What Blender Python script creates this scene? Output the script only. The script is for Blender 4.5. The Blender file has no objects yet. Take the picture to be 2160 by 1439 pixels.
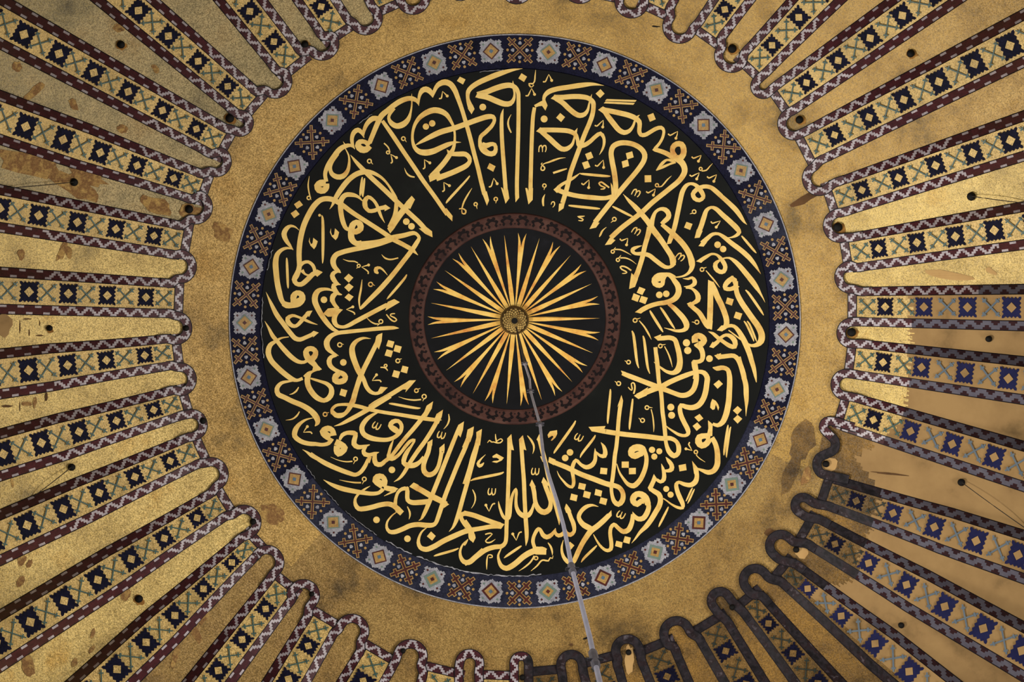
import bpy, bmesh, math, random
from mathutils import Vector, Matrix
from mathutils.geometry import tessellate_polygon
random.seed(7)
C = bpy.context.scene.collection
SC = bpy.context.scene
# ------------------------------------------------------------------ camera
W, H = 2160.0, 1439.0
ZA = 55.6                     # crown of the dome above the floor
RS = 16.3                     # radius of the dome's sphere
ZC = ZA - RS
FP = 5143.0                   # focal length in pixels
APEX = Vector((0, 0, ZA))
CAMP = Vector((-0.794, -3.37, 1.6))   # a visitor on the nave floor, a little off the axis
da = Vector(((1085 - W/2)/FP, -(675 - H/2)/FP, -1)).normalized()
B = Matrix(((1, 0, 0), (0, -1, 0), (0, 0, -1)))
Da = (APEX - CAMP).normalized()
Q = (B @ da).rotation_difference(Da).to_matrix()
RC = Q @ B
cam = bpy.data.cameras.new('camera'); cam.sensor_fit = 'HORIZONTAL'; cam.sensor_width = 36
cam.lens = FP*36/W; cam.clip_end = 200
co = bpy.data.objects.new('camera', cam); C.objects.link(co)
co.matrix_world = Matrix.Translation(CAMP) @ RC.to_4x4()
SC.camera = co
# ------------------------------------------------------------------ light: daylight from the windows round the base of the dome
wd = bpy.data.worlds.new('world'); SC.world = wd; wd.use_nodes = True
wd.node_tree.nodes['Background'].inputs[0].default_value = (1, .93, .82, 1)
wd.node_tree.nodes['Background'].inputs[1].default_value = 0.13
def window_light(ang, power, col=(1, .95, .86), r=14.2, z=42.5, tz=51.5, size=3.0, spread=3.14, aim=None):
    l = bpy.data.lights.new('window_daylight', 'AREA'); l.energy = power; l.color = col
    l.shape = 'RECTANGLE'; l.size = size; l.size_y = 2.2; l.spread = spread
    o = bpy.data.objects.new('window_daylight', l); C.objects.link(o)
    a = math.radians(ang); p = Vector((r*math.cos(a), r*math.sin(a), z))
    t = Vector((-6*math.cos(a), -6*math.sin(a), tz)) if aim is None else Vector((*aim, tz))
    o.location = p; o.rotation_euler = (p - t).to_track_quat('Z', 'Y').to_euler()
# angles: 0 = picture right, 90 = picture bottom
for ang, pw, sp, aim in ((15, 860, 1.9, (-9, 2)), (50, 560, 3.14, None), (90, 620, 3.14, None), (128, 200, 3.14, None), (152, 720, 1.3, (9.5, -2.5)), (270, 90, 3.14, None), (328, 130, 2.2, (-7, 6))):
    window_light(ang, pw, spread=sp, aim=aim)
# the big windows under the side arches, lower down, light the hanging conduit and the boss
for ang, pw in ((-20, 900), (200, 900)):
    window_light(ang, pw, (1, .97, .95), 14.5, 24, 24, 8.0, 2.6, (0, 0))
SC.view_settings.view_transform = 'Standard'; SC.view_settings.look = 'None'
SC.view_settings.gamma = 1; SC.view_settings.use_curve_mapping = False
SC.view_settings.exposure = -0.2
# ------------------------------------------------------------------ helpers
CX, CY = 1085.0, 690.0
CENT = Vector((0, 0, ZC))
def at(u, v, lift=0.0):
    """Point of the dome that the photograph shows at (u, v), 'lift' metres inside the shell."""
    d = RC @ Vector(((u - W/2)/FP, -(v - H/2)/FP, -1)); d.normalize()
    r = RS - lift; oc = CAMP - CENT
    b = oc.dot(d); c = oc.dot(oc) - r*r
    return CAMP + d*(-b + math.sqrt(max(b*b - c, 0)))
def lin(c):
    return tuple(((x/255/12.92) if x <= 10 else ((x/255 + .055)/1.055)**2.4) for x in c) + (1,)
def tag(o, label=None, cat=None, group=None, kind=None):
    if label: o['label'] = label
    if cat: o['category'] = cat
    if group: o['group'] = group
    if kind: o['kind'] = kind
    return o
def empty(name, loc):
    o = bpy.data.objects.new(name, None); C.objects.link(o); o.location = loc; o.empty_display_size = .2
    return o
class MB:
    """Collects faces for ONE mesh object."""
    def __init__(s): s.v = []; s.f = []; s.m = []
    def add(s, pts, faces, mi=0):
        n = len(s.v); s.v += pts
        for f in faces: s.f.append(tuple(n + i for i in f)); s.m.append(mi)
    def poly(s, pts, lift, mi=0):
        P = [at(x, y, lift) for x, y in pts]
        t = tessellate_polygon([[Vector((x, y, 0)) for x, y in pts]])
        s.add(P, [tuple(q) for q in t], mi)
    def ribbon(s, pts, lift, mi=0):
        """pts: (x, y, w) picture points of a stroke."""
        L = []; R = []
        n = len(pts)
        for i, (x, y, w) in enumerate(pts):
            a = pts[max(i-1, 0)]; b = pts[min(i+1, n-1)]
            dx, dy = b[0]-a[0], b[1]-a[1]; l = math.hypot(dx, dy) or 1
            nx, ny = -dy/l*w/2, dx/l*w/2
            L.append(at(x+nx, y+ny, lift)); R.append(at(x-nx, y-ny, lift))
        s.add(L + R, [(i, i+1, n+i+1, n+i) for i in range(n-1)], mi)
    def disc(s, x, y, r, lift, mi=0, n=20, sq=1.0, ang=0.0):
        pts = []
        for k in range(n):
            a = 2*math.pi*k/n; p, q = r*math.cos(a), r*sq*math.sin(a)
            pts.append((x + p*math.cos(ang) - q*math.sin(ang), y + p*math.sin(ang) + q*math.cos(ang)))
        s.add([at(p[0], p[1], lift) for p in pts], [tuple(range(n))], mi)
    def build(s, name, mats, parent=None, origin=Vector((0, 0, 0)), smooth=False):
        me = bpy.data.meshes.new(name)
        me.from_pydata([tuple(p - origin) for p in s.v], [], s.f)
        for m in (mats if isinstance(mats, (list, tuple)) else [mats]): me.materials.append(m)
        me.polygons.foreach_set('material_index', s.m)
        if smooth: me.polygons.foreach_set('use_smooth', [True]*len(s.f))
        me.update()
        o = bpy.data.objects.new(name, me); C.objects.link(o)
        if parent: o.parent = parent
        else: o.location = origin
        return o
def spline(P, step=4.0):
    """Catmull-Rom through (x, y, w)."""
    out = []
    n = len(P)
    if n == 2:
        k = max(1, int(math.dist(P[0][:2], P[1][:2])/20))
        return [tuple(P[0][j] + (P[1][j]-P[0][j])*i/k for j in range(3)) for i in range(k+1)]
    for i in range(n-1):
        p1, p2 = P[i], P[i+1]
        p0 = P[i-1] if i else tuple(2*p1[j]-p2[j] for j in range(3))
        p3 = P[i+2] if i+2 < n else tuple(2*p2[j]-p1[j] for j in range(3))
        k = max(2, min(8, int(math.dist(p1[:2], p2[:2])/step)))
        for a in range(k):
            t = a/k; q = []
            d01 = max(math.dist(p0[:2], p1[:2]), 1e-3)**.5; d12 = max(math.dist(p1[:2], p2[:2]), 1e-3)**.5; d23 = max(math.dist(p2[:2], p3[:2]), 1e-3)**.5
            for j in range(3):
                m1 = d12*((p1[j]-p0[j])/d01 - (p2[j]-p0[j])/(d01+d12) + (p2[j]-p1[j])/d12)
                m2 = d12*((p2[j]-p1[j])/d12 - (p3[j]-p1[j])/(d12+d23) + (p3[j]-p2[j])/d23)
                q.append((2*t**3-3*t*t+1)*p1[j] + (t**3-2*t*t+t)*m1 + (-2*t**3+3*t*t)*p2[j] + (t**3-t*t)*m2)
            q[2] = max(q[2], .2); out.append(tuple(q))
    out.append(tuple(P[-1]))
    return out
# ------------------------------------------------------------------ materials
def nodes(name):
    m = bpy.data.materials.new(name); m.use_nodes = True
    nt = m.node_tree; b = nt.nodes['Principled BSDF']
    return m, nt, b
def mottled(name, cols, scale=1.2, detail=6, rough=.55, metal=0.0, cell=0, cellamt=.25, bump=0.0, spec=.4, contrast=(.3, .7), rough2=None):
    """Noise-mixed colours, optional glass tesserae (Voronoi cells) with their own tone."""
    m, nt, b = nodes(name); N = nt.nodes; L = nt.links
    g = N.new('ShaderNodeNewGeometry')
    no = N.new('ShaderNodeTexNoise'); no.inputs['Scale'].default_value = scale; no.inputs['Detail'].default_value = detail
    no.inputs['Roughness'].default_value = .62
    L.new(g.outputs['Position'], no.inputs['Vector'])
    cr = N.new('ShaderNodeValToRGB'); e = cr.color_ramp.elements
    k = len(cols); lo, hi = contrast
    while len(e) < k: e.new(.5)
    for i, c in enumerate(cols): e[i].position = lo + (hi-lo)*i/max(k-1, 1); e[i].color = lin(c)
    L.new(no.outputs['Fac'], cr.inputs['Fac'])
    out = cr.outputs['Color']
    if cell:
        vo = N.new('ShaderNodeTexVoronoi'); vo.inputs['Scale'].default_value = cell
        L.new(g.outputs['Position'], vo.inputs['Vector'])
        sx = N.new('ShaderNodeSeparateColor'); L.new(vo.outputs['Color'], sx.inputs['Color'])
        mr = N.new('ShaderNodeMapRange'); mr.inputs['To Min'].default_value = 1-cellamt; mr.inputs['To Max'].default_value = 1+cellamt
        L.new(sx.outputs['Red'], mr.inputs['Value'])
        mx = N.new('ShaderNodeVectorMath'); mx.operation = 'SCALE'
        L.new(out, mx.inputs[0]); L.new(mr.outputs['Result'], mx.inputs['Scale'])
        out = mx.outputs['Vector']
        if bump:
            # every glass cube is set at its own slight tilt
            nn = N.new('ShaderNodeVectorMath'); nn.operation = 'SUBTRACT'; nn.inputs[1].default_value = (.5, .5, .5)
            L.new(vo.outputs['Color'], nn.inputs[0])
            sc = N.new('ShaderNodeVectorMath'); sc.operation = 'SCALE'; sc.inputs['Scale'].default_value = bump
            L.new(nn.outputs['Vector'], sc.inputs[0])
            ad = N.new('ShaderNodeVectorMath'); ad.operation = 'ADD'
            L.new(g.outputs['Normal'], ad.inputs[0]); L.new(sc.outputs['Vector'], ad.inputs[1])
            nm = N.new('ShaderNodeVectorMath'); nm.operation = 'NORMALIZE'; L.new(ad.outputs['Vector'], nm.inputs[0])
            L.new(nm.outputs['Vector'], b.inputs['Normal'])
    L.new(out, b.inputs['Base Color'])
    b.inputs['Roughness'].default_value = rough; b.inputs['Metallic'].default_value = metal
    b.inputs['Specular IOR Level'].default_value = spec
    return m
GB = dict(scale=.8, detail=9, rough=.5, metal=.1, cell=52, cellamt=.36, bump=.35)
M = {}
M['gold'] = mottled('gold_mosaic', [(112, 90, 46), (166, 132, 68), (184, 150, 84), (168, 130, 60)], **GB)
M['gold_pale'] = mottled('pale_gold_mosaic', [(148, 126, 74), (192, 164, 96), (212, 184, 112), (194, 156, 78)], **GB)
M['gold_dull'] = mottled('dull_gold_mosaic', [(84, 66, 36), (142, 112, 60), (158, 128, 72), (134, 104, 50)], **GB)
M['gold_olive'] = mottled('olive_gold_mosaic', [(104, 92, 60), (146, 130, 88), (166, 146, 100), (150, 124, 74)], **GB)
M['gold_brown'] = mottled('brown_gold_mosaic', [(62, 46, 24), (108, 82, 42), (140, 106, 50), (98, 72, 32)], **GB)
M['field'] = mottled('gold_tesserae_field', [(160, 134, 78), (192, 162, 98), (206, 176, 110)], **GB)
M['field_brown'] = mottled('sooty_tesserae_field', [(70, 54, 28), (110, 84, 44), (134, 104, 56)], **GB)
M['plaster'] = mottled('ochre_plaster', [(108, 87, 56), (150, 120, 79), (162, 131, 87)], scale=.9, detail=8, rough=.85, spec=.15, contrast=(.25, .6))
M['plaster_pale'] = mottled('pale_ochre_plaster', [(178, 142, 92), (194, 158, 104)], scale=2, rough=.85, spec=.15)
M['stain'] = mottled('bare_mortar_stain', [(104, 74, 44), (172, 138, 82), (126, 90, 56), (186, 152, 90), (140, 100, 56)], scale=3.2, detail=12, rough=.8, spec=.2, cell=46, cellamt=.2)
M['stain_dark'] = mottled('dark_mortar_crack', [(70, 50, 30), (104, 74, 46)], scale=3, rough=.85, spec=.2)
M['maroon'] = mottled('maroon_tesserae', [(52, 20, 28), (74, 28, 38)], scale=6, rough=.5, cell=46, cellamt=.3, spec=.3)
M['lilac'] = mottled('silver_lilac_tesserae', [(146, 138, 146), (188, 180, 188)], scale=5, rough=.45, cell=46, cellamt=.22)
M['outline'] = mottled('dark_outline', [(14, 12, 18), (22, 18, 26)], scale=5, rough=.6, spec=.2)
M['maroon_paint'] = mottled('dull_maroon_paint', [(40, 22, 28), (54, 30, 34)], scale=4, rough=.8, spec=.15)
M['slate_paint'] = mottled('slate_grey_paint', [(78, 76, 90), (98, 96, 108)], scale=3, rough=.8, spec=.15)
M['dark_border'] = mottled('sooty_border_tesserae', [(22, 20, 25), (42, 38, 44), (36, 24, 28), (92, 86, 94)], scale=3.6, detail=4, rough=.6, cell=12, cellamt=.35, contrast=(.36, .72), spec=.2)
M['navy'] = mottled('navy_tesserae', [(12, 12, 28), (22, 22, 45)], scale=5, rough=.6, cell=46, cellamt=.35, spec=.06)
M['navy_paint'] = mottled('navy_paint', [(22, 24, 60), (32, 34, 76)], scale=4, rough=.8, spec=.15)
M['teal'] = mottled('teal_tesserae', [(42, 72, 70), (60, 92, 84)], scale=6, rough=.5, cell=46, cellamt=.25)
M['teal_dark'] = mottled('sooty_teal_tesserae', [(28, 36, 32), (44, 50, 42)], scale=6, rough=.5)
M['grey_paint'] = mottled('blue_grey_paint', [(88, 100, 112), (104, 116, 126)], scale=4, rough=.8, spec=.15)
M['band'] = mottled('midnight_blue_band', [(10, 11, 29), (19, 20, 43), (15, 15, 35)], scale=2.4, detail=8, rough=.6, cell=46, cellamt=.4, spec=.08)
M['band_grey'] = mottled('greyed_blue_band', [(24, 26, 44), (46, 48, 66)], scale=2.4, detail=8, rough=.6, cell=46, cellamt=.35, spec=.1)
M['white'] = mottled('grey_white_tesserae', [(122, 122, 134), (168, 168, 176)], scale=5, rough=.5, cell=46, cellamt=.2, spec=.2)
M['green'] = mottled('grey_green_tesserae', [(92, 112, 104), (112, 130, 120)], scale=5, rough=.5)
M['ochre'] = mottled('ochre_tesserae', [(146, 112, 60), (176, 142, 84)], scale=6, rough=.45, cell=46, cellamt=.2)
M['blue'] = mottled('slate_blue_tesserae', [(70, 92, 112), (88, 112, 130)], scale=6, rough=.5)
M['red'] = mottled('dark_red_tesserae', [(54, 16, 16), (80, 28, 24)], scale=6, rough=.5)
M['black'] = mottled('black_green_ground', [(11, 13, 13), (17, 19, 18), (28, 31, 29)], scale=1.1, detail=10, rough=.65, spec=.12, contrast=(.35, .85))
M['inner_black'] = mottled('blue_black_ground', [(13, 14, 17), (18, 19, 23), (32, 33, 40)], scale=1.6, detail=10, rough=.65, spec=.12, contrast=(.35, .85))
M['leaf'] = mottled('gold_leaf', [(198, 140, 70), (228, 190, 106), (238, 204, 122), (220, 174, 88)], scale=1.8, detail=9, rough=.45, metal=0, contrast=(.27, .72), spec=.25)
M['leaf_ray'] = mottled('amber_gold_leaf', [(206, 134, 66), (232, 182, 88), (242, 204, 112)], scale=2.2, detail=7, rough=.45, metal=0, contrast=(.32, .62), spec=.25)
M['ring'] = mottled('oxblood_ring', [(44, 24, 22), (70, 42, 36), (86, 58, 50)], scale=2.4, detail=8, rough=.6, spec=.2)
M['ring_dark'] = mottled('ring_scroll', [(14, 8, 10), (24, 12, 14)], scale=4, rough=.6, spec=.15)
M['iron'] = mottled('black_iron', [(7, 6, 6), (14, 12, 11)], scale=8, rough=.7, spec=.2)
M['rust'] = mottled('brown_rust_mark', [(120, 82, 40), (168, 122, 60)], scale=6, rough=.8, spec=.15)
M['wire'] = mottled('dark_wire', [(36, 30, 24), (52, 42, 32)], scale=6, rough=.7)
M['pipe'] = mottled('pale_grey_conduit', [(184, 184, 204), (214, 214, 232)], scale=2, rough=.45)
M['pipe_dark'] = mottled('dark_conduit', [(30, 26, 32), (46, 40, 46)], scale=2, rough=.6)
M['clamp'] = mottled('grey_conduit_clamp', [(90, 88, 98), (130, 128, 138)], scale=6, rough=.5)
M['brass'] = mottled('old_brass', [(150, 116, 62), (226, 198, 128)], scale=9, rough=.4, metal=.2, contrast=(.3, .6))
M['brass_dark'] = mottled('tarnished_brass', [(52, 40, 22), (96, 74, 40)], scale=6, rough=.6)
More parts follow.
